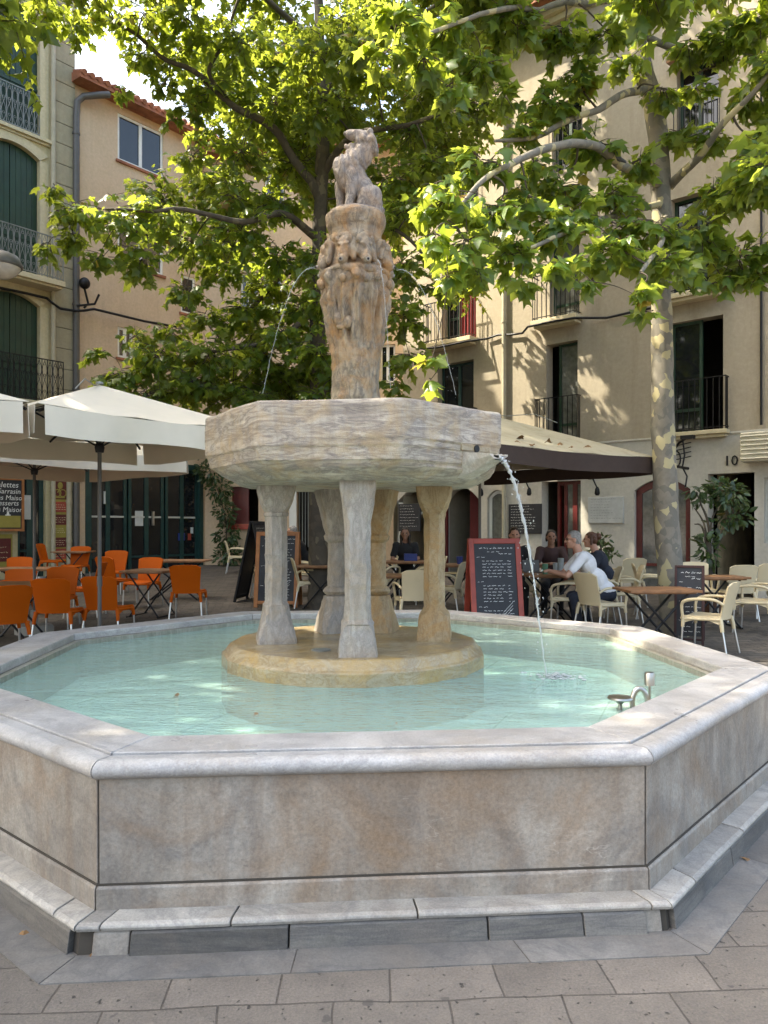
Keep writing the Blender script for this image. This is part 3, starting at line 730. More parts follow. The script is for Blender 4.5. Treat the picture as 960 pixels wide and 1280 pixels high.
def build_pillar():
    keys = [(2.02,.175),(2.34,.175),(2.36,.168),(2.375,.172),(2.42,.166),(2.60,.168),(2.72,.177),(2.85,.19),(2.98,.208),(3.08,.222),(3.16,.228),(3.22,.222),(3.26,.20),(3.36,.185),(3.44,.178),(3.455,.19),(3.475,.193),(3.49,.182),(3.54,.185),(3.56,.20),(3.60,.212),(3.635,.214),(3.655,.205),(3.665,.19)]
    rows = dense(keys, .008); n = 200; rings = []
    for z, r_ in rows:
        ring = []
        for k in range(n):
            th = 2*math.pi*k/n
            w = max(0, min(1, (z-2.70)/.12))*max(0, min(1, (3.16-z)/.08))
            fold = .019*math.sin(13*th + 2.5*math.sin(z*5) + 1.5*mnoise.noise(Vector((th*1.5,z*2,0)))) + .010*math.sin(29*th + 4*mnoise.noise(Vector((math.cos(th)*3,math.sin(th)*3,z))))
            w2 = max(0, min(1, (z-3.14)/.03))*max(0, min(1, (3.25-z)/.03))
            knob = .016*abs(math.sin(6*th+.6))
            hx = poly_r(th, 12, .2) if z > 3.5 else 1
            rr = r_*hx + w*fold + w2*knob
            p = Vector((rr*math.cos(th), rr*math.sin(th), z))
            rr += .012*mnoise.noise(p*8)*(1 if z < 3.45 else .4) + .006*mnoise.noise(p*21) + .0025*mnoise.noise(p*55)
            ring.append((rr*math.cos(th), rr*math.sin(th), z))
        rings.append(ring)
    mb = MB(); mb.loft(rings); p = link('carved_pillar', mb.mesh('carved_pillar', 60), 'pillar', fountain); p.location = (.013,0,0)
    # ring of spouting heads and small carved figures
    mb = MB(); sp = []
    for k in range(8):
        a = R(-90 + 22 + 45*k + (4 if k % 2 else -3)); ax = Vector((math.cos(a), math.sin(a), 0)); t = Vector((-ax.y, ax.x, 0))
        def P(r_, s_, z_): return ax*r_ + t*s_ + Vector((0,0,z_))
        big = 1.0 + .08*math.sin(k*2.3)
        mb.ell(P(.20,0,3.385), (.052*big,.052*big,.068*big)); mb.cap(P(.205,0,3.355), P(.243,0,3.285), .045, .036)
        mb.cap(P(.21,.035,3.375), P(.20,.05,3.33), .022, .018); mb.cap(P(.21,-.035,3.375), P(.20,-.05,3.33), .022, .018)
        mb.cap(P(.19,.05,3.42), P(.21,.065,3.30), .026, .02)
        for sg in (-1, 1): mb.ell(P(.222,sg*.047,3.425), (.016,.016,.026)); mb.cap(P(.243,sg*.010,3.385), P(.236,sg*.036,3.392), .011, .009); mb.ell(P(.238,sg*.022,3.335), (.015,.015,.018))
        mb.cap(P(.248,0,3.375), P(.258,0,3.315), .012, .016)
        mb.cap(P(.165,0,3.44), P(.19,0,3.35), .05, .06)
        sp.append([P(.235,0,3.283), P(.284,0,3.272)])
        # lower carved figure under each head: knees and hands
        b = a + R(22); bx = Vector((math.cos(b), math.sin(b), 0)); bt = Vector((-bx.y, bx.x, 0))
        def Q(r_, s_, z_): return bx*r_ + bt*s_ + Vector((0,0,z_))
        mb.ell(Q(.238,0,3.185), (.034,.034,.038)); mb.ell(P(.240,0,3.16), (.026,.026,.03)); mb.cap(Q(.215,.01,3.16), Q(.185,-.01,3.0), .028, .020)
        mb.cap(P(.222,0,3.235), Q(.222,0,3.225), .03, .03)
    # a carved creature on the front lower left
    a = R(-112); ax = Vector((math.cos(a), math.sin(a), 0)); t = Vector((-ax.y, ax.x, 0))
    def P(r_, s_, z_): return ax*r_ + t*s_ + Vector((0,0,z_))
    mb.ell(P(.186,-.035,2.90), (.042,.03,.055)); mb.ell(P(.188,.03,2.875), (.038,.03,.045)); mb.ell(P(.180,.0,2.845), (.06,.03,.02)); mb.cap(P(.19,-.06,2.93), P(.20,-.075,3.05), .02, .012)
    mb.lathe([(.12,3.2),(.21,3.215),(.238,3.235),(.236,3.252),(.20,3.275),(.185,3.3),(.17,3.44),(.12,3.45)], 40)
    me = organic('spouting_heads', mb, .0055, 1); displace(me, .004, 26, .002, 60)
    h = link('spouting_heads', me, 'pillar', fountain); h.location = (.013,0,0)
    for q in sp:
        z_ = MB(); z_.tube(q, [.017,.013], 12); z_.ell(q[0], (.021,.021,.021)); z_.part('water_nozzle', 'colgrey', fountain, 40).location = (.013,0,0); z_ = MB(); e_ = q[0].lerp(q[1], .97); z_.tube([e_, q[0].lerp(q[1], 1.03)], .008, 10); z_.part('nozzle_hole', 'iron', fountain, 40).location = (.013,0,0)
build_pillar()

def build_lion():
    mb = MB()
    def P(x8, y8, d=0.0):           # traced at the statue's own distance
        return ((x8/8 + 390 - 447)/179.8, d, (272 - (y8/8 + 150))/179.8 + 3.66)
    # trunk
    mb.cap(P(420,520), P(500,700), .080, .080); mb.cap(P(350,500,-.01), P(380,640,-.01), .088, .075); mb.cap(P(360,520,.02), P(390,640,.02), .082, .07)
    mb.cap(P(500,690), P(610,860), .088, .082); mb.ell(P(330,560,-.02), (.062,.075,.08))
    # neck and mane
    mb.cap(P(560,300), P(470,420), .062, .080); mb.cap(P(590,270), P(520,420), .058, .060); mb.cap(P(470,420), P(410,500), .080, .085); mb.cap(P(430,330), P(380,450), .040, .065)
    # skull, muzzle turned up, open jaw
    mb.ell(P(545,225), (.075,.066,.068)); mb.cap(P(500,185), P(392,156), .050, .032)
    mb.cap(P(500,280), P(366,284), .040, .018); mb.cap(P(372,282), P(362,262), .016, .011); mb.ell(P(352,150), (.016,.02,.014))
    for s in (-1, 1):
        mb.ell(P(600,170, s*.05), (.022,.012,.03)); mb.ell(P(455,150, s*.034), (.016,.012,.012))
        mb.cap(P(610,240,s*.035), P(640,330,s*.02), .042, .03)
    # front legs
    mb.cap(P(300,640,.045), P(300,780,.05), .044, .034); mb.cap(P(300,780,.05), P(296,960,.05), .033, .027); mb.ell(P(290,970,.035), (.04,.03,.018))
    mb.cap(P(410,600,-.06), P(415,800,-.065), .050, .038); mb.cap(P(415,800,-.065), P(380,960,-.065), .038, .030); mb.ell(P(355,965,-.075), (.05,.034,.02))
    # haunches and hind paws
    for s in (-1, 1):
        mb.ell(P(600,840, s*.062), (.082,.055,.098), Matrix.Rotation(R(25), 3, 'Y')); mb.cap(P(560,800,s*.07), P(520,900,s*.075), .05, .04)
        mb.cap(P(650,930,s*.06), P(500,950,s*.085), .036, .028); mb.ell(P(480,955,s*.09), (.042,.028,.02))
    mb.cap(P(680,940), P(690,975), .05, .035); mb.cap(P(690,970,-.03), P(600,985,-.115), .02, .015)
    mb.lathe([(.0,3.64),(.19,3.64),(.185,3.675),(.0,3.675)], 24)
    rot = Matrix.Rotation(R(22), 4, 'Z')
    me = organic('lioness_statue', mb, .0052, 2)
    # chiselled mane
    NR = [v.normal.copy() for v in me.vertices]
    for v, nrm in zip(me.vertices, NR):
        p = v.co.copy(); w = max(0, min(1, (p.z-3.88)/.08))*max(0, min(1, (4.24-p.z)/.05))
        v.co += nrm*(w*.004*math.sin(120*(p.x+.3*p.z)+5*mnoise.noise(p*7)) + .003*mnoise.noise(p*20) + .0012*mnoise.noise(p*60))
    o = link('lioness_statue', me, 'statue', fountain); o.location = (.013,0,0)
build_lion()

# falling water
def jet(name, pts, r0, r1, label, seed, drops=40, spread=.02):
    rr = random.Random(seed); mb = MB()
    P = [Vector(p) for p in pts]; n = len(P)
    rad = []
    for i in range(n):
        t = i/(n-1); rad.append(max(.0012, (r0+(r1-r0)*t)*(1+.35*math.sin(i*1.9+seed)+rr.uniform(-.3,.3))))
    Q = [p + Vector((rr.uniform(-1,1), rr.uniform(-1,1), 0))*spread*.12*(.3+i/n) for i, p in enumerate(P)]
    mb.tube(Q, rad, 8)
    for i in range(drops):
        k = rr.randrange(1, n); p = P[k] + Vector((rr.gauss(0,1), rr.gauss(0,1), rr.gauss(0,1)))*spread*(.35+.9*k/n)
        s = rr.uniform(.25, .8)*max(r0*.42, .0024); mb.ell(p, (s, s, s*rr.uniform(1,2)), None, 6, 4)
    o = mb.part(name, 'jet', None, 70); tag(o, label, 'water jet'); return o
def ballistic(p0, vel, zend, n=40):
    p0 = Vector(p0); v = Vector(vel); T = (v.z + math.sqrt(max(0, v.z*v.z + 2*9.81*(p0.z - zend))))/9.81
    return [p0 + v*(T*i/(n-1)) + Vector((0,0,-4.905*(T*i/(n-1))**2)) for i in range(n)]
st = FC + Vector((.885, -.768, 1.915))
end = Vector((1.0, 4.74, .567)); T = math.sqrt(2*(st.z-.567)/9.81)
d = (end - st)/T
jet('water_jet', ballistic(st, (d.x, d.y, 0), .56, 60), .013, .0038, 'thick white stream of water falling from the bowl spout into the basin', 5, 150, .026)
pc = FC + Vector((.013,0,0))
for i, (adeg, lab, sp) in enumerate(((-165, 'thin arc of water sprayed leftwards from the carved pillar', 1.0), (-8, 'thin arc of water sprayed rightwards from the carved pillar', 1.15), (-57, 'short trickle of water from the front nozzle under the right carved head', .45))):
    a = R(adeg); ax = Vector((math.cos(a), math.sin(a), 0))
    jet('water_jet', ballistic(pc + ax*.285 + Vector((0,0,3.272)), ax*sp*.8 + Vector((0,0,.22 if i < 2 else -.1)), 2.4, 40), .0021, .0005, lab, 21+i, 110, .018)
# splash where the stream lands
mb = MB(); rr = random.Random(9)
for i in range(90):
    rad = abs(rr.gauss(0,.10)); t = rr.uniform(0, 6.283); s = rr.uniform(.003,.010)
    mb.ell((end.x+rad*math.cos(t)+.06, end.y+rad*math.sin(t), .567+rr.uniform(0,.03)*max(0,1-rad*5)), (s*2, s*2, s*.7), None, 6, 4)
tag(mb.part('water_splash', 'jet', None, 70), 'foaming splash where the stream hits the turquoise water', 'splash')['kind'] = 'stuff'

# steel fitting in the basin corner
def build_fitting():
    base = px(775, 884, 3.92); base.z = .60
    t = thing('basin_fitting', 'steel overflow disc, hoop and nozzle poking up beside the right rim', 'water fitting', (base.x, base.y, .567))
    mb = MB(); mb.lathe([(.012,-.27),(.012,.03),(.03,.045),(.058,.052),(.064,.058),(.060,.066),(.0,.074)], 28); mb.part('overflow_disc', 'steel', t, 40)
    mb = MB(); mb.tube([(.118+.04*math.cos(R(x)), .05+.006*math.sin(R(x)), .02+.075*math.sin(R(x))) for x in range(-30, 211, 15)], .014, 10); mb.part('hoop', 'steel', t, 50)
    mb = MB(); mb.lathe([(.006,-.27),(.006,.10),(.026,.105),(.026,.165),(.022,.172),(0,.172)], 16, (.185,.10,0)); mb.part('nozzle', 'steel', t, 40)
build_fitting()

# ------------------------------------------------------------------ buildings
class Facade:
    def __init__(s, O, D):
        s.O = Vector(O); s.D = Vector(D).normalized(); s.ang = math.atan2(s.D.y, s.D.x)
    def at(s, u, v):
        k = (u - 480)/F; t = (k*s.O.y - s.O.x)/(s.D.x - k*s.D.y); Y = s.O.y + t*s.D.y
        return t, CAMH + (HZ - v)/F*Y
    def off(s, y):
        o = s.world(0, y, 0); return Facade(o.xy, s.D)
    def rect(s, u0, u1, vt, vb):      # heights read at the right jamb
        a, _ = s.at(u0, vt); b, zt = s.at(u1, vt); _, zb = s.at(u1, vb)
        return [a, b, zb, zt]
    def world(s, t, y, z):
        n = Vector((-s.D.y, s.D.x)); return Vector((s.O.x + s.D.x*t + n.x*y, s.O.y + s.D.y*t + n.y*y, z))

def wall_mb(s0, s1, z0, z1, ops, th=.28):
    """front skin with real openings and reveals; ops: (a,b,zb,zt,rise)"""
    mb = MB(); ss = sorted({s0, s1, *[x for o in ops for x in o[:2]]}); zs = sorted({z0, z1, *[x for o in ops for x in o[2:4]]})
    ss = [x for x in ss if s0-1e-6 <= x <= s1+1e-6]; zs = [x for x in zs if z0-1e-6 <= x <= z1+1e-6]
    for a, b in zip(ss, ss[1:]):
        for c, d in zip(zs, zs[1:]):
            ms, mz = (a+b)/2, (c+d)/2
            if any(o[0] < ms < o[1] and o[2] < mz < o[3] for o in ops): continue
            mb.add([(a,0,c),(b,0,c),(b,0,d),(a,0,d)], [(0,1,2,3)])
    for o in ops:
        a, b, c, d = o[:4]; rise = o[4] if len(o) > 4 else 0
        spr = d - rise; n = 12
        arc = [(a + (b-a)*i/n, spr + rise*(1 - (2*i/n-1)**2)) for i in range(n+1)] if rise else [(a,d),(b,d)]
        mb.add([(a,0,c),(a,th,c),(a,th,spr),(a,0,spr)], [(0,1,2,3)]); mb.add([(b,0,c),(b,th,c),(b,th,spr),(b,0,spr)], [(3,2,1,0)])
        mb.add([(a,0,c),(b,0,c),(b,th,c),(a,th,c)], [(0,1,2,3)])
        for (p, q) in zip(arc, arc[1:]):
            mb.add([(p[0],0,p[1]),(q[0],0,q[1]),(q[0],th,q[1]),(p[0],th,p[1])], [(3,2,1,0)])
            if rise: mb.add([(p[0],0,p[1]),(q[0],0,q[1]),(q[0],0,d),(p[0],0,d)], [(0,1,2,3)])
    return mb
def bar_rail(parent, s0, s1, z0, z1, y, name='balcony_railing', step=.11, mat='iron', ret=.0):
    mb = MB(); r = .007
    mb.box((s0,y-.012,z1-.02),(s1,y+.012,z1)); mb.box((s0,y-.01,z0+.05),(s1,y+.01,z0+.065))
    n = max(2, int((s1-s0)/step))
    for i in range(n+1):
        x = s0+.01+(s1-s0-.02)*i/n; mb.box((x-r,y-r,z0),(x+r,y+r,z1-.02))
    if ret:
        for x in (s0+.01, s1-.01):
            mb.box((x-.01,y,z1-.02),(x+.01,y+ret,z1)); mb.box((x-.008,y,z0+.05),(x+.008,y+ret,z0+.065))
            for j in range(1, max(2, int(ret/step))+1):
                yy = y + ret*j/(max(2, int(ret/step))+1); mb.box((x-r,yy-r,z0),(x+r,yy+r,z1-.02))
    return mb.part(name, mat, parent)
def ornate_rail(parent, s0, s1, z0, z1, y, mat='greyiron', name='balcony_railing'):
    mb = MB(); r = .008; h = z1-z0
    mb.box((s0,y-.015,z1-.025),(s1,y+.015,z1)); mb.box((s0,y-.012,z0+.04),(s1,y+.012,z0+.06))
    n = max(4, int((s1-s0)/.13)); w = (s1-s0)/n
    for i in range(n+1): mb.box((s0+w*i-r,y-r,z0),(s0+w*i+r,y+r,z1))
    for i in range(n):
        c = s0+w*(i+.5)
        for sg in (-1, 1):
            mb.tube([(c+sg*w*.42*math.sin(math.pi*2*t/12), y, z0+.06+(h-.1)*t/12) for t in range(13)], .006, 5)
        for zc in (.25, .62, .88):
            mb.tube([(c+.028*math.cos(R(q)), y, z0+h*zc+.028*math.sin(R(q))) for q in range(0, 361, 45)], .006, 5, False)
    return mb.part(name, mat, parent, 60)
def glazed(parent, a, b, c, d, y, frame='green', glass='glassdark', leaves=2, rise=0, midrail=True, name='window', fw=.055, extra=None):
    """framed leaves with glass; frame is the part, pane its sub-part"""
    f = MB(); g = MB(); spr = d-rise
    f.box((a,y-.03,c),(a+fw,y+.03,spr)); f.box((b-fw,y-.03,c),(b,y+.03,spr)); f.box((a+fw,y-.03,c),(b-fw,y+.03,c+fw))
    if rise:
        n = 10
        for i in range(n):
            x0 = a+(b-a)*i/n; x1 = a+(b-a)*(i+1)/n; h0 = spr+rise*(1-(2*i/n-1)**2); h1 = spr+rise*(1-(2*(i+1)/n-1)**2)
            vs = [(x,yy,z) for yy in (y-.03,y+.03) for x, z in ((x0,h0-fw*1.2),(x1,h1-fw*1.2),(x1,h1-.003),(x0,h0-.003))]
            f.add(vs, [(0,1,2,3),(7,6,5,4),(0,4,5,1),(1,5,6,2),(2,6,7,3),(3,7,4,0)])
        g.add([(a+fw*.5,y,c+fw*.5)]+[(b-fw*.5,y,c+fw*.5)]+[(b-(b-a)*i/n, y, spr-.02+rise*(1-(2*i/n-1)**2)) for i in range(n+1)], [tuple(range(n+3))])
    else:
        f.box((a+fw,y-.03,d-fw),(b-fw,y+.03,d)); g.box((a+fw*.5,y-.004,c+fw*.5),(b-fw*.5,y+.004,d-fw*.5))
    for i in range(1, leaves):
        x = a+(b-a)*i/leaves; f.box((x-fw*.7,y-.034,c+fw),(x+fw*.7,y+.034,spr-fw+ (rise*.6)))
    if midrail:
        zz = c+(d-c)*(.32 if midrail is True else midrail)
        for i in range(leaves):
            x0 = a+fw if i == 0 else a+(b-a)*i/leaves+fw*.7; x1 = b-fw if i == leaves-1 else a+(b-a)*(i+1)/leaves-fw*.7
            f.box((x0,y-.028,zz-.03),(x1,y+.028,zz+.03))
    fo = f.part(name, frame, parent, None); go = g.part('pane', glass, fo); return fo
def shutters(parent, a, b, c, d, y, rise=0, leaves=2, mat='green'):
    """a pair of louvred-looking panelled shutters filling the opening"""
    out = []
    for i in range(leaves):
        x0 = a+(b-a)*i/leaves+.006; x1 = a+(b-a)*(i+1)/leaves-.006; mb = MB()
        def top(x): return d-rise+rise*(1-(2*(x-a)/(b-a)-1)**2)-.006
        nb = 5; w = (x1-x0)/nb
        for j in range(nb):
            p = x0+w*j+.005; q = x0+w*(j+1)-.005
            vs = [(p,y,c),(q,y,c),(q,y+.03,c),(p,y+.03,c),(p,y,top(p)),(q,y,top(q)),(q,y+.03,top(q)),(p,y+.03,top(p))]
            mb.add(vs, [(0,3,2,1),(4,5,6,7),(0,1,5,4),(1,2,6,5),(2,3,7,6),(3,0,4,7)])
        mb.box((x0,y+.012,c+.002),(x1,y+.026,top(x0 if rise and i==0 else x1)-.12 if rise else d-.02))
        for zz in (c+.1, c+(d-c)*.30, c+(d-c)*.36):
            mb.box((x0,y-.022,zz),(x1,y+.001,zz+.07))
        mb.box((x0,y-.02,c+.17),(x0+.05,y+.001,c+(d-c)*.30)); mb.box((x1-.05,y-.02,c+.17),(x1,y+.001,c+(d-c)*.30))
        out.append(mb.part('shutter', mat, parent, None))
    return out
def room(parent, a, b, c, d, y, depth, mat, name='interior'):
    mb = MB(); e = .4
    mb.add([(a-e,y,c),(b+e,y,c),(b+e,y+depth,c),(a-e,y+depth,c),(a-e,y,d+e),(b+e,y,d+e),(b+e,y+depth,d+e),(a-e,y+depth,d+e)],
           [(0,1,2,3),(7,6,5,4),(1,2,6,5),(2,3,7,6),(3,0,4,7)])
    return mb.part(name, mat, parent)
def slab(parent, a, b, z, depth, th=.10, name='balcony_slab', mat='trim'):
    mb = MB(); mb.box((a,-depth,z-th),(b,0,z)); mb.box((a+.05,-depth+.06,z-th-.06),(b-.05,0,z-th)); return mb.part(name, mat, parent, None, .008)
def shell(parent, s0, s1, z0, z1, depth, mat, name='rear_wall'):
    mb = MB(); mb.add([(s0,0,z0),(s1,0,z0),(s1,depth,z0),(s0,depth,z0),(s0,0,z1),(s1,0,z1),(s1,depth,z1),(s0,depth,z1)],
           [(1,2,6,5),(2,3,7,6),(3,0,4,7)]); return mb.part(name, mat, parent)
def roof(parent, s0, s1, z, depth, over=.55, rise=1.6):
    mb = MB(); r = MB()
    mb.add([(s0,-over,z),(s1,-over,z),(s1,depth/2,z+rise),(s0,depth/2,z+rise),(s1,depth+over,z),(s0,depth+over,z),
            (s0,-over,z-.10),(s1,-over,z-.10),(s1,depth+over,z-.1),(s0,depth+over,z-.1)],
           [(0,1,2,3),(3,2,4,5),(6,7,1,0),(7,6,9,8),(8,9,5,4),(6,0,3,5,9),(1,7,8,4,2)])
    n = int((s1-s0)/.22)
    for i in range(n):
        x = s0+.1+i*.22; r.tube([(x,-over-.05,z+.035),(x,-over+1.6,z+.035+1.6*rise/(depth/2+over))], .075, 7)
    o = mb.part('roof', 'tile', parent); r.part('roof_tiles', 'tile', o, 50); return o

# --- right house -----------------------------------------------------
FR = Facade((.495, 19.785), (.7505, -.661))
hr = thing('town_house', 'beige rendered town house with whitewashed ground floor, black balconies and the number 10', 'building', (FR.O.x, FR.O.y, 0), FR.ang)
ZB = FR.at(912, 540)[1]; ZE = 12.85; SE = 13.2
def build_right():
    up = []; gl = []
    first = [FR.rect(547, 592, 449, 540), FR.rect(683, 722, 424.7, 540), FR.rect(837, 904, 393, 530)]
    for r_ in first: r_[2] = ZB+.02
    second = [FR.rect(553, 595, 322, 421), FR.rect(687, 724, 288, 396), FR.rect(839, 903, 232, 361)]
    third = [FR.rect(556, 597, 190, 262), FR.rect(690, 727, 118, 205), FR.rect(846, 898, 64, 168)]
    far = [[s+11.1-8.0+ .0, s+12.2-8.0, b, t] for s, (b, t) in zip((8.6,8.6,8.6), ((ZB+.02, first[2][3]), (second[2][2], second[2][3]), (third[2][2], third[2][3])))]
    ops = [tuple(o)+(0,) for o in first+second+third+far]
    wall_mb(0, SE, ZB, ZE, ops).part('wall', 'beige', hr)
    z = lambda u, v: FR.at(u, v)[1]
    S = lambda u: FR.at(u, 600)[0]
    g0 = -.2
    gA = (S(497), S(537), g0, z(537, 612), .28); gB = (S(553), S(599), g0, z(599, 608), .32); gC = (S(609), S(633), z(633, 715), z(633, 612), .18)
    gD = (S(677), S(726), g0, z(726, 600), 0); gE = (S(793), S(863), g0, z(863, 597), .22); gF = (S(885), S(943), g0, z(943, 590), 0)
    gG = (S(955), S(955)+1.3, z(955, 679), z(955, 597), 0)
    wall_mb(0, SE, g0, ZB-.004, [gA, gB, gC, gD, gE, gF, gG], .3).part('ground_floor_wall', 'white', hr)
    shell(hr, 0, SE, g0, ZE, 9, 'beige'); roof(hr, -.3, SE+.2, ZE+.1, 9)
    mb = MB(); mb.box((0,-.03,ZB-.035),(SE,0,ZB+.004)); mb.part('string_course', 'white', hr, None, .005)
    mb = MB(); mb.box((-.05,-.22,ZE-.16),(SE,0,ZE-.02)); mb.box((-.05,-.10,ZE-.30),(SE,0,ZE-.16)); mb.part('eaves_cornice', 'trim', hr)
    # upper openings
    for i, r_ in enumerate(first+second+third+far):
        a, b, c, d = r_; y = .22
        if i == 3:
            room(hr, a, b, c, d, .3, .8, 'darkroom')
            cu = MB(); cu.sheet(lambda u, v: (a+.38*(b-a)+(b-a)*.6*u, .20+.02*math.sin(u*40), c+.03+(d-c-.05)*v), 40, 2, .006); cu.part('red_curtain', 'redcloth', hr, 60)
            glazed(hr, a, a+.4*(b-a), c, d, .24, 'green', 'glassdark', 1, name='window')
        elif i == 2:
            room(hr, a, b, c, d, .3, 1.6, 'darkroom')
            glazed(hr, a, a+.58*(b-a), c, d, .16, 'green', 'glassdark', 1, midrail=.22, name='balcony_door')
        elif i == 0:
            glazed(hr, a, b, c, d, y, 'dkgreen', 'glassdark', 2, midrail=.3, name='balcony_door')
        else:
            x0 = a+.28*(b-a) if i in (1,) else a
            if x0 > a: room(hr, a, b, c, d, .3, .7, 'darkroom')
            glazed(hr, x0, b, c, d, y, 'green', 'glasscurtain' if i in (1, 4) else 'glassdark', 1 if i in (1, 4) else 2, midrail=.2, name='balcony_door')
    for u0, u1, v1, vt in ((537.5, 597.5, 422, 381), (672.5, 729, 394.5, 347), (826, 908, 360, 300)):
        a = S(u0); b = S(u1); zz = z(u1, v1); slab(hr, a, b, zz, .34); bar_rail(hr, a+.03, b-.03, zz, zz+.98, -.30, ret=.28)
    for u0, u1, vr in ((541, 598, 510), (672.5, 728, 493.7), (827, 913, 470)):
        a = S(u0); b = S(u1); slab(hr, a, b, ZB+.05, .22, .08); bar_rail(hr, a+.02, b-.02, ZB+.05, z(u1, vr), -.18, ret=.17)
    for r_ in third: bar_rail(hr, r_[0]-.05, r_[1]+.05, r_[2], r_[2]+.95, -.06)
    # awning-like board over the top window, drain pipes
    mb = MB(); mb.box((third[2][0]-.1,-.30,third[2][3]+.02),(third[2][1]+.1,0,third[2][3]+.07), Matrix.Rotation(R(12),3,'X')); mb.part('window_hood', 'wood', hr)
    p = S(632); mb = MB(); mb.tube([(p-.42,-.5,ZE-.02),(p-.40,-.42,ZE-.35),(p-.05,-.09,ZE-.95),(p,-.07,ZE-1.25),(p,-.07,.3)], .05, 10); 
    for zz in (1.2, 3.6, 6.2, 8.8, 11.0): mb.lathe([(.062,zz),(.062,zz+.05)], 12, (p,-.07,0))
    mb.part('downpipe', 'ltpipe', hr, 50)
    p = S(952.5); mb = MB(); mb.tube([(p,-.05,ZB+.08),(p,-.05,ZE-.4)], .022, 8); mb.part('service_pipe', 'iron', hr, 50)
    # ground floor
    glA = MB()
    room(hr, gA[0], gA[1], g0, gA[3], .3, 3.0, 'creamroom', 'cafe_interior')
    f = MB(); a, b, d = gA[0], gA[1], gA[3]
    f.box((a,.05,0),(a+.16,.11,d-.30)); f.box((b-.10,.05,0),(b,.11,d-.30)); f.box((a+.16,.05,d-.62),(b-.1,.11,d-.55)); f.part('door_frame', 'whiteframe', hr)
    sv = MB(); sv.box((a+.1,1.6,.2),(b+.3,1.65,1.8)); sv.part('bar_shelf', 'red', hr)
    room(hr, gB[0], gB[1], g0, gB[3], .3, 3.2, 'creamroom', 'cafe_interior')
    mb = MB(); mb.box((gB[0]+.55*(gB[1]-gB[0]),.32,g0),(gB[1]+.02,.38,gB[3]-.02)); mb.part('red_partition', 'redroom', hr)
    mb = MB(); a, b, d = gB[0], gB[1], gB[3]
    mb.box((a,.1,g0),(a+.07,.16,d-.32)); mb.box((b-.05,.1,g0),(b,.16,d-.32)); mb.part('door_frame', 'red', hr)
    mb = MB(); mb.box((a-.2,1.2,.6),(b,1.6,1.15)); mb.box((a-.2,1.1,1.15),(b,1.65,1.2)); mb.part('bar_counter', 'darkroom', hr)
    mb = MB()
    for i in range(7): mb.lathe([(.035,0),(.035,.16),(.012,.21),(.012,.27)], 10, (a+.05+i*.13, 1.25+.07*(i % 3), 1.2))
    mb.part('bottles', 'glassdark', hr, 40)
    a, b, c, d, rs = gC; glazed(hr, a, b, c, d, .12, 'whiteframe', 'glasscurtain', 1, rs, False, 'arched_window', .07)
    a, b, c, d, _ = gD; room(hr, a, b, c, d, .34, 2.4, 'creamroom', 'cafe_interior')
    glazed(hr, a+.45*(b-a), b, 0, d, .27, 'red', 'glasscurtain', 2, 0, .25, 'cafe_door', .075)
    mb = MB(); mb.box((a+.30*(b-a),.20,0),(a+.36*(b-a),.30,d)); mb.box((a+.36*(b-a),.22,d-.09),(a+.45*(b-a),.30,d)); mb.part('door_frame', 'red', hr)
    a, b, c, d, rs = gE; room(hr, a, b, c, d, .34, 2.2, 'warmroom', 'shop_interior')
    fr = MB(); fw = .13
    e = glazed(hr, a, b, 0, d, .12, 'red', 'glasscurtain', 2, rs, .30, 'arched_shop_door', .12)
    mb = MB(); mb.box((a-.3,1.5,.0),(b+.3,1.6,1.35)); mb.box((a-.3,1.3,1.55),(b+.3,1.6,1.6)); mb.box((a-.3,1.3,1.95),(b+.3,1.6,2.0)); mb.part('shop_shelves', 'darkroom', hr)
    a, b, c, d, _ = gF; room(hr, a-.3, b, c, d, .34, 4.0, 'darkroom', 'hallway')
    mb = MB(); 
    for i in range(6): mb.box((a+.2,1.2+i*.28,-.1),(b-.1,4.2,.17+i*.17))
    mb.part('stairs', 'darkroom', hr)
    mb = MB(); mb.box((a,-.02,d),(a+.0,0,d)) if False else None
    a, b, c, d, _ = gG; glazed(hr, a, b, c, d, .14, 'lightgreypaint', 'glasscurtain', 2, 0, False, 'shop_window', .07)
    me = text_mesh('10', .27, .012); o = link('house_number', me, 'iron', hr)
    sx, sz = FR.at(914, 576.5); o.location = (sx, -.02, sz); o.rotation_euler = (R(90), 0, 0)
    # warm light inside the arched door is only in the plaster colour
build_right()
def wall_item(o, fac, u, v, y=-.02):
    s, z = fac.at(u, v); o.location = fac.world(s, y, z); o.rotation_euler = (0, 0, fac.ang); return s, z
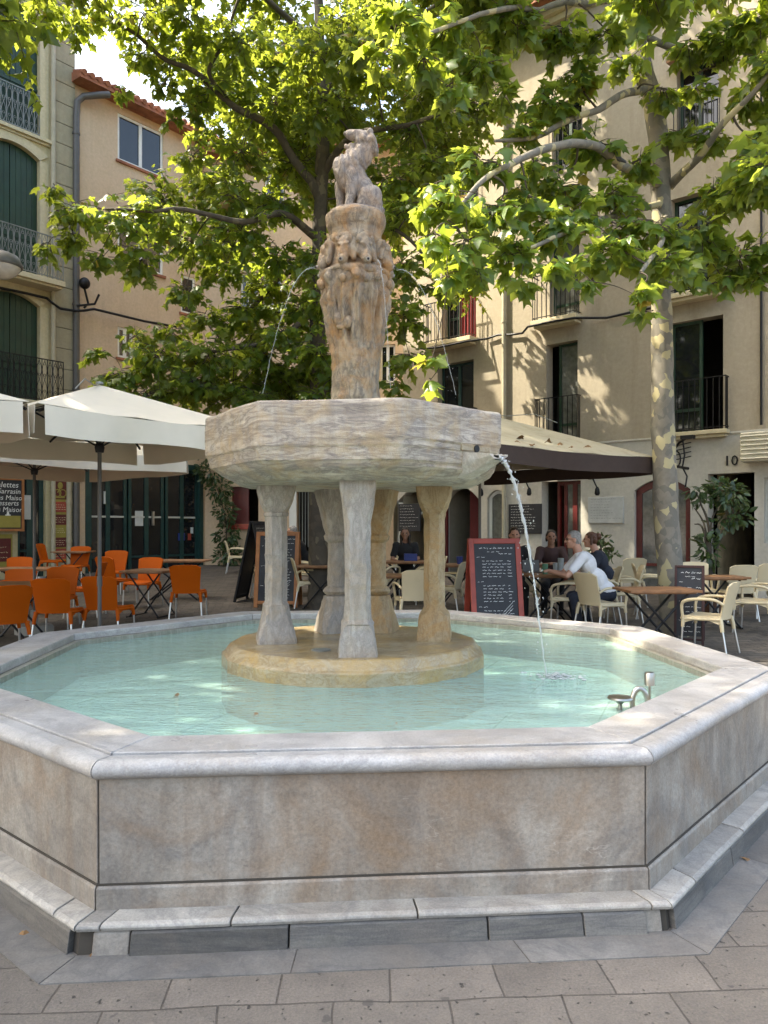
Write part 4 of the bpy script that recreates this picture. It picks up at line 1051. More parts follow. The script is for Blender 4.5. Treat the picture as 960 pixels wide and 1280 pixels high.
# things fixed to or hung on the right wall
def build_wall_things():
    # louvred unit
    FO = FR.off(-.42); a, zt = FO.at(925, 541); _, zb = FO.at(925, 577); h = zt-zb; t = thing('air_vent_housing', 'cream louvred ventilation box jutting from the wall above the doorway', 'vent', FR.world(a, 0, zb), FR.ang)
    mb = MB(); mb.box((0,-.42,0),(1.5,-.005,h)); mb.part('casing', 'louvre', t, None, .01)
    for i in range(6):
        z0 = .03+i*(h-.04)/6; mb = MB(); mb.box((.03,-.475,z0),(1.47,-.425,z0+.025), Matrix.Rotation(R(-25),3,'X')); mb.box((.03,-.455,z0+.02),(1.47,-.422,z0+.075), Matrix.Rotation(R(28),3,'X')); mb.part('slat', 'louvre', t)
    mb = MB(); mb.tube([(.9,-.4,-.01),(.75,-.02,-.38)], .025, 8); mb.part('support_strut', 'white', t)
    # blackboards
    def board(u0, u1, vt, vb, label, seed, lines, y=-.03, frame='frame_wood', boardmat='board'):
        a, z1 = FR.at(u0, vt); b, z2 = FR.at(u1, vt); _, z0 = FR.at(u0, vb); w = b-a; hh = z1-z0
        t = thing('menu_board', label, 'menu board', FR.world(a, y, z0), FR.ang, None)
        mb = MB(); mb.box((0,-.02,0),(w,.02,hh)); mb.part('panel', boardmat, t, None, .004)
        rr = random.Random(seed); s = MB()
        for i in range(lines):
            z = hh*(.92-.84*i/lines); scribble(s, w*.08, w*rr.uniform(.55,.92), z, .012, -.0225, rr, .0035)
        o_ = s.part('chalk_writing' if boardmat == 'board' else 'printed_text', 'chalk' if boardmat == 'board' else 'greyiron', t)
        return t
    board(637, 678, 630.5, 667, 'wide blackboard menu fixed to the white wall beside the red cafe door', 3, 9)
    board(499, 526, 630, 664, 'narrow blackboard hanging in the white-framed arch', 4, 8, -.01)
    t = board(736, 780, 622, 654, 'pale enamel notice panel on the wall left of the arched red door', 5, 8, -.02, boardmat='greypanel')
    # scrolled iron brackets
    for i, (u, v, lab) in enumerate(((656, 592, 'scrolled black iron lamp bracket above the wide blackboard'), (738, 590, 'scrolled black iron lamp bracket above the pale notice panel'), (598, 594, 'scrolled black iron lamp bracket beside the white arched window'))):
        s, z = FR.at(u, v); t = thing('wall_lamp', lab, 'wall lamp', FR.world(s, -.02, z), FR.ang, 'scrolled wall lamps')
        mb = MB(); pts = [(.0+.35*q, -.05-.35*math.sin(q*math.pi*.6), -.02-.36*q*q+.06*math.sin(q*3)) for q in [j/10 for j in range(11)]]
        mb.tube(pts, .016, 8); mb.tube([(.05+.06*math.cos(R(x)), -.06, -.06+.06*math.sin(R(x))) for x in range(0, 300, 25)], .012, 7); mb.box((-.03,-.02,-.16),(.03,.02,.06)); mb.part('scroll_arm', 'iron', t, 50)
        mb = MB(); e = Vector(pts[-1]); mb.lathe([(.02,.03),(.045,-.02),(.055,-.11),(.03,-.15),(0,-.15)], 12, e); mb.part('lamp_head', 'iron', t, 40)
    # ironwork sign bracket right of the trunk
    s, z = FR.at(842, 580); t = thing('sign_bracket', 'black wrought iron sign bracket jutting from the wall behind the trunk', 'bracket', FR.world(s, 0, z), FR.ang)
    mb = MB()
    for k in range(4): mb.bar((-.1,-.04,.05+k*.09), (.36,-.05-.0*k,.13+k*.09), .010, 6)
    mb.tube([(-.15,-.06,-.03),(.3,-.5,-.10),(.55,-.75,-.16)], .028, 8); mb.tube([(.02,-.25,.16),(.3,-.5,.36),(.5,-.62,.44)], .024, 8); mb.box((.38,-.68,.40),(.62,-.56,.47))
    mb.tube([(.22+.10*math.cos(R(x)), -.5, .05+.16*math.sin(R(x))) for x in range(-90, 240, 20)], .016, 7); mb.tube([(.40,-.6,.40),(.44,-.62,.1),(.40,-.62,-.12),(.5,-.66,-.3),(.47,-.66,-.5)], .016, 7)
    mb.part('ironwork', 'iron', t, 50)
    # small lantern box over the red cafe door
    s, z = FR.at(699, 591); t = thing('wall_lantern', 'small dull metal lantern box above the red cafe door', 'lantern', FR.world(s, 0, z), FR.ang)
    mb = MB(); mb.box((-.09,-.16,-.11),(.09,-.0,.11)); mb.part('lantern_body', 'greyiron', t, None, .01); mb = MB(); mb.box((-.07,-.175,-.07),(.07,-.163,.05)); mb.part('lantern_glass', 'globe', t)
    # cable
    P = [FR.world(FR.at(u, v)[0], -.06-(.36 if u < 600 or 668 < u < 732 else 0), FR.at(u, v)[1]) for u, v in ((534,440),(560,438),(597,430.5),(610,424),(625,419),(640,419),(655,417),(672,413),(700,407),(729,402.5),(760,398),(795,390),(825,384),(862,377),(905,366),(960,352))]
    mb = MB(); mb.tube(P, .026, 7); tag(mb.part('facade_cable', 'iron', None, 60), 'black bundled cable strung along the beige facade under the balconies', 'cable')
build_wall_things()

# --- peach house (bends at the middle) --------------------------------
FL0 = Vector((-9.06, 18.5)); DL = Vector((.6257, .780))
FPa = Facade(Facade(FL0, DL).world(1.71, 0, 0).xy, DL)           # begins right of the quoins
bendS = FPa.at(256, 600)[0]; bend = FPa.world(bendS, 0, 0)
FPb = Facade(bend.xy, (6.6, -.75))
hp = thing('peach_house', 'peach rendered house with terracotta eaves and green shopfront behind the left tree', 'building', (FPa.O.x, FPa.O.y, 0), FPa.ang)
hp2 = thing('side_house', 'sunlit peach house front behind the big tree with red-silled window and barred door', 'building', (FPb.O.x, FPb.O.y, 0), FPb.ang)
def build_peach():
    ze = FPa.at(97, 106)[1]
    w1 = FPa.rect(147, 204, 167, 223); w2 = FPa.rect(147, 204, 283, 345); w3 = FPa.rect(147, 166, 412, 450); w4 = FPa.rect(226, 244, 348, 395)
    shop = FPa.rect(111, 250, 588, 700); shop[2] = .0
    ops = [tuple(o)+(0,) for o in (w1, w2, w3, w4, shop)]
    wall_mb(0, bendS, -.2, ze, ops, .22).part('wall', 'pink', hp)
    shell(hp, 0, bendS, -.2, ze, 8, 'pink')
    roof(hp, -.1, bendS+.6, ze+.08, 8, .45)
    for i, o in enumerate((w1, w2, w3, w4)):
        a, b, c, d = o
        glazed(hp, a, b, c, d, .06, 'whiteframe', 'glassdark', 2 if i < 3 else 1, 0, False, 'window', .07)
        mb = MB(); mb.box((a-.06,-.06,c-.07),(b+.06,.05,c-.003)); mb.part('window_sill', 'tile', hp)
    # shopfront: posts, transom, doors
    a, b, c, d = shop; n = 3
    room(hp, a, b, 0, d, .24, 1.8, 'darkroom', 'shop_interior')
    for i in range(n):
        x0 = a+(b-a)*i/n; x1 = a+(b-a)*(i+1)/n
        f = glazed(hp, x0+.03, x1-.03, .05, d-.02, .10, 'dkgreen', 'glassdark', 2, 0, .2, 'shopfront_bay', .09)
        mb = MB(); mb.box((x0+.12,.07,c+1.75),(x1-.12,.12,c+1.80)); mb.part('glazing_bar', 'lightgreypaint', f)
    mb = MB(); mb.box((a-.1,-.03,0),(a+.03,.14,d)); mb.box((b-.03,-.03,0),(b+.1,.14,d)); mb.box((a+.03,-.03,d-.02),(b-.03,.14,d+.14)); mb.part('shopfront_surround', 'dkgreen', hp)
    for (u, v, w, h, m) in ((135,622,.16,.34,'paper'),(176,648,.26,.42,'paper'),(229,655,.10,.12,'paper'),(229,671,.24,.22,'blue'),(242,663,.10,.18,'paper'),(239,671,.12,.2,'frame_red')):
        s, z = FPa.at(u, v); mb = MB(); mb.box((s-w/2,.080,z-h/2),(s+w/2,.084,z+h/2)); mb.part('window_notice', m, hp)
    s, z = FPa.at(192, 648); mb = MB(); mb.box((s-.03,.0,z-.2),(s+.03,.06,z+.2)); mb.part('door_handle', 'alu', hp)
    # dark downpipe at the left corner
    mb = MB(); s = .05; mb.tube([(.72,-.42,ze-.12),(.5,-.40,ze-.22),(.16,-.16,ze-.32),(.02,-.1,ze-.5),(.0,-.08,ze-.9),(.0,-.08,.2)], .085, 12)
    for z in (2.9, 5.0, 7.2, 9.4, 11.6): mb.lathe([(.098,z),(.098,z+.06)], 14, (0,-.08,0))
    mb.part('downpipe', 'dkpipe', hp, 50)
    # side house
    LB = 7.0; ze2 = ze-.4
    win = FPb.rect(289, 323, 608, 655); door = FPb.rect(371, 397, 608, 700); door[2] = 0
    u1 = FPb.rect(328, 352, 342, 400); u2 = FPb.rect(430, 458, 345, 405); u3 = FPb.rect(330, 355, 215, 270)
    u4 = FPb.rect(300, 322, 340, 398); u5 = FPb.rect(475, 494, 430, 478)
    ops = [tuple(o)+(0,) for o in (win, door, u1, u2, u3, u4, u5)]
    wall_mb(0, LB, -.2, ze2, ops, .25).part('wall', 'pink', hp2); shell(hp2, 0, LB, -.2, ze2, 8, 'pink'); roof(hp2, 0, LB, ze2+.08, 8, .45)
    for o in (u1, u2, u3, u4, u5):
        glazed(hp2, *o, .12, 'whiteframe', 'glassdark', 2, 0, False, 'window', .06)
    a, b, c, d = win; room(hp2, a, b, c, d, .26, .8, 'darkroom'); mb = MB(); mb.box((a-.08,-.08,c-.16),(b+.08,.05,c-.004)); mb.part('window_sill', 'frame_red', hp2)
    mb = MB(); x = a+.55*(b-a); mb.box((x,.1,c),(x+.05,.16,d)); mb.box((a,.1,c),(a+.05,.16,d)); mb.box((a+.05,.11,c),(x,.14,d)); mb.part('window_shutter', 'red', hp2)
    a, b, c, d = door; room(hp2, a, b, c, d, .26, 1.2, 'darkroom'); mb = MB()
    for i in range(7): mb.box((a+.05+(b-a-.1)*i/6-.012,.14,c+.9),(a+.05+(b-a-.1)*i/6+.012,.16,d-.03))
    mb.part('door_bars', 'greyiron', hp2)
    mb = MB(); mb.box((a-.22,-.04,0),(a-.005,.0,d+.1)); mb.box((a-.005,-.04,d+.005),(b+.08,0,d+.1)); mb.part('door_surround', 'whiteframe', hp2)
build_peach()

# --- left apartment house ---------------------------------------------
FL = Facade(Facade(FL0, DL).world(-9.0, 0, 0).xy, DL)
hl = thing('apartment_house', 'ochre stone apartment house with dark green arched shutters and ornate balconies', 'building', (FL.O.x, FL.O.y, 0), FL.ang)
def build_left():
    S1 = 9.0+1.71; ZT = 17.5
    sq = FL.at(66, 300)[0]
    w = [FL.rect(-22, 49, 12, 172), FL.rect(-22, 48, 190, 352), FL.rect(-22, 47, 372, 505)]
    # even rhythm: read one bay, repeat floors and bays
    a0, b0 = w[0][0], w[0][1]; ops = []; bays = []
    for dx in (0, -2.75, -5.5):
        for i, o in enumerate(w):
            q = (a0+dx, b0+dx, o[2], o[3], .22); ops.append(q); bays.append((i, dx, q))
    top = (w[0][2]+ (w[0][2]-w[1][2]), w[0][3]+(w[0][3]-w[1][3]))
    for dx in (0, -2.75, -5.5): q = (a0+dx, b0+dx, top[0], top[1], .22); ops.append(q); bays.append((0, dx, q))
    gd = FL.rect(22, 57, 588, 700); gd[2] = 0; gd = tuple(gd)+(0,)
    g2 = (gd[0]-4.2, gd[0]-1.0, 0, gd[3], 0)
    wall_mb(-8, S1-.55, -.2, ZT, ops+[gd, g2], .22).part('wall', 'ochre', hl); shell(hl, -8, S1, -.2, ZT, 10, 'ochre'); roof(hl, -8.3, S1+.3, ZT+.1, 10, .7)
    # quoin pilaster in coursed blocks
    mb = MB(); z = -.2; i = 0
    while z < ZT-.1:
        mb.box((S1-.56,-.035,z+.006),(S1-.002,.25,min(ZT,z+.52)-.006)); z += .52; i += 1
    mb.part('quoins', 'quoin', hl, None, .008)
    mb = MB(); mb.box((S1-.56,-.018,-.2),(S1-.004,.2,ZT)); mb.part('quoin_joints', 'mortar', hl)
    mb = MB(); mb.tube([(S1-.62,-.09,.2),(S1-.62,-.09,ZT-.2)], .055, 10); mb.part('downpipe', 'ltpipe', hl, 50)
    for i, dx, (a, b, c, d, rs) in bays:
        shutters(hl, a, b, c, d, .10, rs)
        sr = MB(); n = 12                       # moulded surround
        for off, wd, y0 in ((.0,.13,-.05),(.13,.10,-.025)):
            sr.box((a-off-wd,y0,c),(a-off-.002,0,d-rs)); sr.box((b+off+.002,y0,c),(b+off+wd,0,d-rs))
            for k in range(n):
                p0, p1 = k/n, (k+1)/n
                def pt(t, o_): 
                    x = a+(b-a)*t; h = d-rs+rs*(1-(2*t-1)**2); xs = (a-o_)+(b-a+2*o_)*t; return xs, h+o_*(.75+.25*(1-(2*t-1)**2))
                i0, i1, o0, o1 = pt(p0, off), pt(p1, off), pt(p0, off+wd), pt(p1, off+wd)
                vs = [(x,y,zz) for y in (y0, -.001) for x, zz in (i0, i1, o1, o0)]
                sr.add(vs, [(0,1,2,3),(7,6,5,4),(0,4,5,1),(1,5,6,2),(2,6,7,3),(3,7,4,0)])
        sr.part('window_surround', 'trim', hl)
        if i == 0:
            slab(hl, a-.32, b+.32, c-.01, .12, .09, 'window_sill'); ornate_rail(hl, a, b, c, c+1.02, -.03)
        else:
            slab(hl, a-.36, b+.42, c, .5, .13); ornate_rail(hl, a-.3, b+.38, c, c+1.05, -.46, 'greyiron' if i == 1 else 'iron')
    # ground floor doorway
    a, b, c, d, _ = gd; room(hl, a, b, c, d, .24, 1.0, 'darkroom', 'shop_interior'); glazed(hl, a, b, .05, d, .14, 'dkgreen', 'glassdark', 2, 0, .3, 'shop_door', .11)
    mb = MB()
    for k in range(4): mb.box((a+.08,.105,d-.22-k*.13),(b-.5,.109,d-.18-k*.13))
    mb.part('door_lettering', 'chalk', hl)
    s, z = FL.at(33, 634); mb = MB(); mb.box((s-.16,.10,z-.3),(s+.16,.104,z+.3)); mb.part('door_notice', 'paper', hl)
    a, b, c, d, _ = g2; room(hl, a, b, c, d, .24, 1.0, 'darkroom', 'shop_interior'); glazed(hl, a, b, .05, d, .14, 'dkgreen', 'glassdark', 3, 0, .3, 'shop_window', .11)
    mb = MB(); mb.box((S1-.55-6.5,-.05,gd[3]+.05),(S1-.7,0,gd[3]+.42)); mb.part('shop_fascia', 'dkgreen', hl, None, .01)
build_left()

def build_left_things():
    # poster column
    s0, zt = FL.at(65, 586); s1, zb = FL.at(82, 700)
    t = thing('poster_column', 'tall narrow column of dark red and yellow posters between shop door and pipe', 'poster panel', FL.world(s0, -.05, zb), FL.ang)
    w = s1-s0; H = zt-zb; mb = MB(); mb.box((0,-.01,0),(w,.02,H)); mb.part('backboard', 'yellow', t)
    rows = ((586,594,'red'),(600,624,'red'),(627,640,'frame_red'),(643,656,'red'),(658,668,'yellow'),(672,684,'red'),(686,699,'frame_red'))
    for (v0, v1, m) in rows:
        z1 = FL.at(65, v0)[1]-zb; z0 = FL.at(65, v1)[1]-zb
        mb = MB(); mb.box((.02,-.018,max(.01,z0)),(w-.02,-.011,z1)); p = mb.part('poster', m, t)
        hgt = z1-z0; s = MB()
        if v0 == 600:
            for cx in (.3, .68): s.tube([(w*cx+.09*math.cos(R(q)), -.022, z0+hgt*.33+.09*math.sin(R(q))) for q in range(0, 361, 30)], .012, 6, False)
            s.ell((w*.5,-.022,z0+hgt*.72), (.07,.006,.09)); s.bar((w*.3,-.022,z0+hgt*.35),(w*.55,-.022,z0+hgt*.65),.014,6)
            s.box((.04,-.022,z0+.03),(w-.06,-.019,z0+.07)); s.part('cyclist_print', 'chalk' if False else 'yellow', p)
        else:
            rr = random.Random(v0)
            for k in range(3): scribble(s, w*.15, w*.8, z0+hgt*(.25+.22*k), .012, -.0185, rr, .006)
            s.part('print', 'ivory', p)
    # chalkboard with menu words
    s1, zt = FL.at(27, 598); _, zb = FL.at(27, 664); w = 1.15; h = zt-zb
    t = thing('menu_board', 'orange framed blackboard of crepes and galettes at the left edge', 'menu board', FL.world(s1-w, -.12, zb), FL.ang)
    mb = MB(); mb.box((0,0,0),(w,.03,h)); mb.part('panel', 'board', t)
    mb = MB(); fw = .06
    mb.box((0,-.02,0),(fw,-.001,h)); mb.box((w-fw,-.02,0),(w,-.001,h)); mb.box((fw,-.02,0),(w-fw,-.001,fw)); mb.box((fw,-.02,h-fw),(w-fw,-.001,h)); mb.part('frame', 'frame_wood', t)
    mb = text_mb([('Galettes', .19, w*.60, h*.86, 'CENTER'), ('au Sarrasin', .17, w*.60, h*.74, 'CENTER'), ('Crêpes Maison', .17, w*.58, h*.62, 'CENTER'), ('Desserts', .17, w*.62, h*.52, 'CENTER'), ('Plats Maison', .17, w*.60, h*.40, 'CENTER')])
    o = mb.part('chalk_lettering', 'chalk', t); o.location = (0,-.003,0)
    mb = MB(); mb.box((fw+.02,-.012,fw+.03),(w-fw-.03,-.002,h*.29)); mb.part('pale_green_sheet', 'yellow', t)
    mb = MB(); mb.ell((w*.66,-.008,h*.325), (.03,.004,.05)); mb.ell((w*.66,-.008,h*.30), (.07,.004,.02)); mb.part('chalk_figure', 'chalk', t)
    # small printed boards below and above
    t = thing('poster_panel', 'dark red printed panel below the galette blackboard', 'poster panel', FL.world(s1-w+.1, -.05, .55), FL.ang)
    mb = MB(); mb.box((0,-.01,0),(w-.35,.02,zb-.62)); mb.part('backboard', 'yellow', t); mb = MB(); mb.box((.04,-.02,.12),(w-.39,-.011,zb-.72)); mb.part('print_panel', 'red', t)
    mb = MB(); rr = random.Random(8)
    for k in range(3): scribble(mb, .1, w-.5, .22+k*.12, .016, -.0225, rr, .007)
    mb.part('print', 'ivory', t)
    # meter and pipes on the wall between the shops
    s, z = FL.at(84.5, 640); t = thing('service_pipe', 'pale wall pipe with joints between the poster column and green shopfront', 'pipe', FL.world(s, -.06, .2), FL.ang)
    mb = MB(); mb.tube([(0,0,0),(0,0,2.9)], .07, 10); mb.part('pipe', 'ltpipe', t, 50); 
    for zz in (.9, 1.9, 2.7): mb = MB(); mb.lathe([(.085,zz),(.085,zz+.08)], 12); mb.part('pipe_joint', 'ltpipe', t, 50)
    # street lamp at the left edge of the picture
    c = px(2, 334, 11.0)
    t = thing('street_lamp', 'round street lamp with dark hood and frosted globe hanging at left edge', 'street lamp', c)
    mb = MB(); mb.lathe([(.0,.22),(.10,.215),(.22,.16),(.275,.06),(.285,.02),(.275,.0),(.0,.0)], 32); mb.part('lamp_hood', 'dkpipe', t, 40)
    mb = MB(); mb.lathe([(.0,-.16),(.10,-.15),(.19,-.10),(.245,-.03),(.255,.0)], 32); mb.part('lamp_globe', 'globe', t, 60)
    k = Facade(FL0, DL); 
    wp = FL.world(FL.at(-260, 300)[0], 0, c.z+.5); mb = MB(); mb.tube([(0,0,.2),(-.25,.1,.5),(-.9,.25,.62)] , .03, 8)
    d = Vector(wp)-c; mb.tube([(-.9,.25,.62), (d.x, d.y, .55)], .03, 8); mb.part('lamp_arm', 'iron', t, 50)
    # cable across the left facade to the peach wall
    P = [FL.world(FL.at(u, v)[0], -.14, FL.at(u, v)[1]) for u, v in ((-40,354),(0,362),(30,368),(55,374),(62,380),(72,387),(92,390))] + [FPa.world(FPa.at(u, v)[0], -.2, FPa.at(u, v)[1]) for u, v in ((100,390),(112,388),(125,391),(150,397),(175,403),(215,410))]
    mb = MB(); mb.tube(P, .034, 7); tag(mb.part('facade_cable', 'iron', None, 60), 'sagging black cable running from the ochre facade across the dark downpipe', 'cable')
    s, z = FPa.at(98, 357); t = thing('wall_spotlight', 'small dark spotlight on a bracket above the sagging cable junction', 'spotlight', FPa.world(s, -.18, z), FPa.ang)
    mb = MB(); mb.ell((0,-.12,0), (.14,.14,.15)); mb.part('lamp_head', 'iron', t, 60); mb = MB(); mb.tube([(.0,-.1,-.1),(.1,-.12,-.5),(.02,-.05,-.62)], .03, 7); mb.tube([(.3,-.3,-.25),(.22,-.22,-.5),(-.2,-.1,-.62)], .03, 7); mb.part('bracket', 'iron', t, 50)
build_left_things()
# ------------------------------------------------------------------ trees
def leaf_proto(fold=.22):
    half = [(0,0),(.16,-.10),(.46,.02),(.36,.16),(.66,.50),(.36,.48),(.25,.62),(0,1.0)]
    out = half + [(-x, y) for x, y in half[-2:0:-1]]
    P = np.array([(x, y, -fold*abs(x) - .22*y*y) for x, y in out] + [(0,.33,.03)]); P[:, 1] -= .0
    n = len(out); T = np.array([(i, (i+1) % n, n) for i in range(n)])
    return P, T
def small_leaf():
    out = [(0,0),(.2,.18),(.26,.45),(.16,.78),(0,1),(-.16,.78),(-.26,.45),(-.2,.18)]
    P = np.array([(x, y, -.3*abs(x)-.2*y*y) for x, y in out] + [(0,.45,.02)]); n = len(out)
    return P, np.array([(i, (i+1) % n, n) for i in range(n)])
def leaves_mesh(name, pos, nrm, tip, size, proto):
    P, T = proto; N = len(pos)
    y = tip/np.linalg.norm(tip, axis=1, keepdims=True)
    z = nrm - (nrm*y).sum(1, keepdims=True)*y; z /= np.maximum(np.linalg.norm(z, axis=1, keepdims=True), 1e-6)
    x = np.cross(y, z)
    rs_ = np.random.RandomState(N); fo = rs_.uniform(.0, .75, N); cu = rs_.normal(.25, .35, N); tw_ = rs_.normal(0, .22, N); wx = rs_.uniform(.78, 1.1, N)
    px_ = P[None, :, 0]*wx[:, None]; py_ = np.repeat(P[None, :, 1], N, 0)
    pz_ = -fo[:, None]*np.abs(px_) - cu[:, None]*py_**2*.8 + tw_[:, None]*px_*py_ + rs_.normal(0, .025, (N, len(P)))
    V = pos[:, None, :] + size[:, None, None]*(px_[..., None]*x[:, None, :] + py_[..., None]*y[:, None, :] + pz_[..., None]*z[:, None, :])
    V = V.reshape(-1, 3); Fc = (T[None] + (np.arange(N)*len(P))[:, None, None]).reshape(-1, 3)
    me = bpy.data.meshes.new(name); me.vertices.add(len(V)); me.vertices.foreach_set('co', V.astype(np.float32).ravel())
    me.loops.add(Fc.size); me.loops.foreach_set('vertex_index', Fc.astype(np.int32).ravel())
    me.polygons.add(len(Fc)); me.polygons.foreach_set('loop_start', np.arange(0, Fc.size, 3, dtype=np.int32)); me.polygons.foreach_set('loop_total', np.full(len(Fc), 3, dtype=np.int32))
    me.update(calc_edges=True); me.validate(); return me
def spray(center, rad, count, r, size, tw, heart):
    """twigs fan out of a clump; leaves hang along them"""
    pos = []; nr = []; tp = []; sz = []
    c = np.array(center); left = count
    while left > 0:
        d = r.normal(size=3); d /= np.linalg.norm(d)
        base = c + d*np.array(rad)*r.uniform(.05, .55)
        dirn = d*np.array([1,1,.45]) + np.array([0,0,-.18]) + r.normal(size=3)*.25; dirn /= np.linalg.norm(dirn)
        L = np.mean(rad)*r.uniform(.35, .75); k = min(left, max(4, int(L/.055)))
        end = base + dirn*L + np.array([0,0,-.18*L])
        tw.tube([heart + (base-heart)*.0 if False else tuple(base - dirn*.25*L), tuple(base + dirn*.5*L), tuple(end)], [.007,.005,.002], 4, False)
        side = np.cross(dirn, [0,0,1.0]); side /= max(np.linalg.norm(side), 1e-6)
        for i in range(k):
            t = (i + r.uniform(0, 1))/k; p = base + dirn*L*t + np.array([0,0,-.18*L*t*t])
            sgn = 1 if i % 2 else -1
            out = side*sgn*r.uniform(.5, 1.1) + dirn*r.uniform(.3, 1) + np.array([0,0,-r.uniform(.15, 1.1)]); out /= np.linalg.norm(out)
            n_ = np.array([0,0,1.0]) + r.normal(size=3)*.42
            pos.append(p + out*.04); tp.append(out); nr.append(n_); sz.append(size*r.uniform(.42, 1.15))
        left -= k
    return pos, nr, tp, sz
def smooth_path(pts, rs, n=6):
    P = [Vector(p) for p in pts]; out = []; rr = []
    for i in range(len(P)-1):
        p0 = P[max(i-1,0)]; p1 = P[i]; p2 = P[i+1]; p3 = P[min(i+2, len(P)-1)]
        for k in range(n):
            t = k/n
            out.append(.5*((2*p1)+(p2-p0)*t+(2*p0-5*p1+4*p2-p3)*t*t+(-p0+3*p1-3*p2+p3)*t**3)); rr.append(rs[i]+(rs[i+1]-rs[i])*t)
    out.append(P[-1]); rr.append(rs[-1]); return out, rr
def tree(label, group, base, trunk, limbs, clumps, leafmat, barkmat, leafsize, dens, seed):
    """trunk / limbs: lists of (point, radius); clumps: (point, radii)"""
    r = np.random.RandomState(seed); rr = random.Random(seed)
    root = thing('plane_tree', label, 'tree', base, 0, group); B = Vector(base)
    L = lambda p: Vector(p) - B
    nodes_ = []
    pts, rs = smooth_path([L(p) for p, _ in trunk], [q for _, q in trunk], 8)
    mb = MB(); mb.tube(pts, rs, 20); me = mb.mesh('trunk', 60)
    for v in me.vertices:
        p = v.co; v.co += Vector((mnoise.noise(p*2.2), mnoise.noise(p*2.2+Vector((5,2,9))), 0))*.022 + Vector((mnoise.noise(p*7), mnoise.noise(p*7+Vector((5,2,9))), 0))*.008
    link('trunk', me, barkmat, root)
    nodes_ += [(p, q) for p, q in zip(pts, rs) if p.z > 2.6]
    for lm in limbs:
        pts, rs = smooth_path([L(p) for p, _ in lm], [q for _, q in lm], 6)
        pts = [pts[0]] + [p + Vector((mnoise.noise(p*1.7), mnoise.noise(p*1.7+Vector((3,3,3))), mnoise.noise(p*1.7+Vector((8,1,2)))))*.07 for p in pts[1:]]
        mb = MB(); mb.tube(pts, rs, 10); mb.part('limb', barkmat, root, 60); nodes_ += list(zip(pts, rs))
    tw = MB(); pos = []; nr = []; tp = []; sz = []
    hub = nodes_[:]
    order = sorted(range(len(clumps)), key=lambda i: min((L(clumps[i][0])-p).length for p, _ in nodes_))
    for i in order:
        c, rad = clumps[i]; c = L(c)
        best = min(hub, key=lambda pr: (pr[0]-c).length + (0.6 if pr[0].z > c.z + .8 else 0))
        s, q = best; d = (c-s).length; q0 = min(q*.55, .012 + .010*d)
        mid = s.lerp(c, .5) + Vector((rr.uniform(-.1,.1), rr.uniform(-.1,.1), .10*d)); q1 = max(.006, q0*.35)
        path, prs = smooth_path([s, mid, c], [q0, (q0+q1)/2, q1], 5); tw.tube(path, prs, 6, False)
        hub += list(zip(path[2:], prs[2:]))
        rad = np.array(rad); n = max(8, int(dens*rad.mean()**2))
        a, b, cc, dd = spray((c.x, c.y, c.z), rad, n, r, leafsize, tw, np.array(c)); pos += a; nr += b; tp += cc; sz += dd
    tw.part('twigs', 'twig' if barkmat == 'bark' else 'barkdark', root, 60)
    me = leaves_mesh('crown', np.array(pos), np.array(nr), np.array(tp), np.array(sz), leaf_proto())
    link('crown', me, leafmat, root)
    return root, len(pos)

def clump_list(rows, sq=.75, jitter=0):
    out = []
    for u, v, Y, rp in rows:
        q = rp/F*Y; out.append((px(u, v, Y), (q, q*1.05, q*sq)))
    return out
# left tree: dark trunk behind the carved pillar
TL = px(399, 700, 13.2); TL.z = gz(13.2)-.05
trunkL = [(TL, .20), (px(398, 560, 13.2), .155), (px(397, 430, 13.2), .14), (px(399, 330, 13.2), .13), (px(401, 250, 13.2), .12), (px(404, 130, 13.2), .11), (px(398, 0, 13.2), .08), (px(405, -140, 13.1), .05)]
limbsL = [
 [(px(398,300,13.2),.075),(px(360,270,12.6),.06),(px(300,275,11.9),.045),(px(220,262,11.2),.03),(px(130,262,10.9),.018)],
 [(px(399,250,13.2),.085),(px(350,170,13),.07),(px(285,128,12.6),.055),(px(250,95,12.4),.045),(px(190,62,12.2),.034),(px(140,20,12),.022)],
 [(px(285,128,12.6),.04),(px(262,90,12.5),.034),(px(285,40,12.4),.026),(px(305,-10,12.3),.018)],
 [(px(402,220,13.2),.07),(px(440,170,12.8),.055),(px(500,160,12.4),.04),(px(560,140,12.1),.026)],
 [(px(398,330,13.2),.07),(px(360,340,13.6),.055),(px(320,380,13.8),.04),(px(270,430,13.6),.026)],
 [(px(397,380,13.2),.06),(px(350,420,12.9),.045),(px(270,440,12.6),.03),(px(180,450,12.4),.016)],
 [(px(399,310,13.2),.06),(px(440,300,12.6),.045),(px(500,290,12),.03),(px(540,330,11.8),.018)],
 [(px(404,120,13.2),.06),(px(450,60,12.8),.05),(px(520,20,12.2),.035),(px(590,-20,11.8),.02)],
 [(px(402,60,13.2),.06),(px(330,0,12.6),.045),(px(230,-60,12.2),.03),(px(110,-90,12),.018)],
]
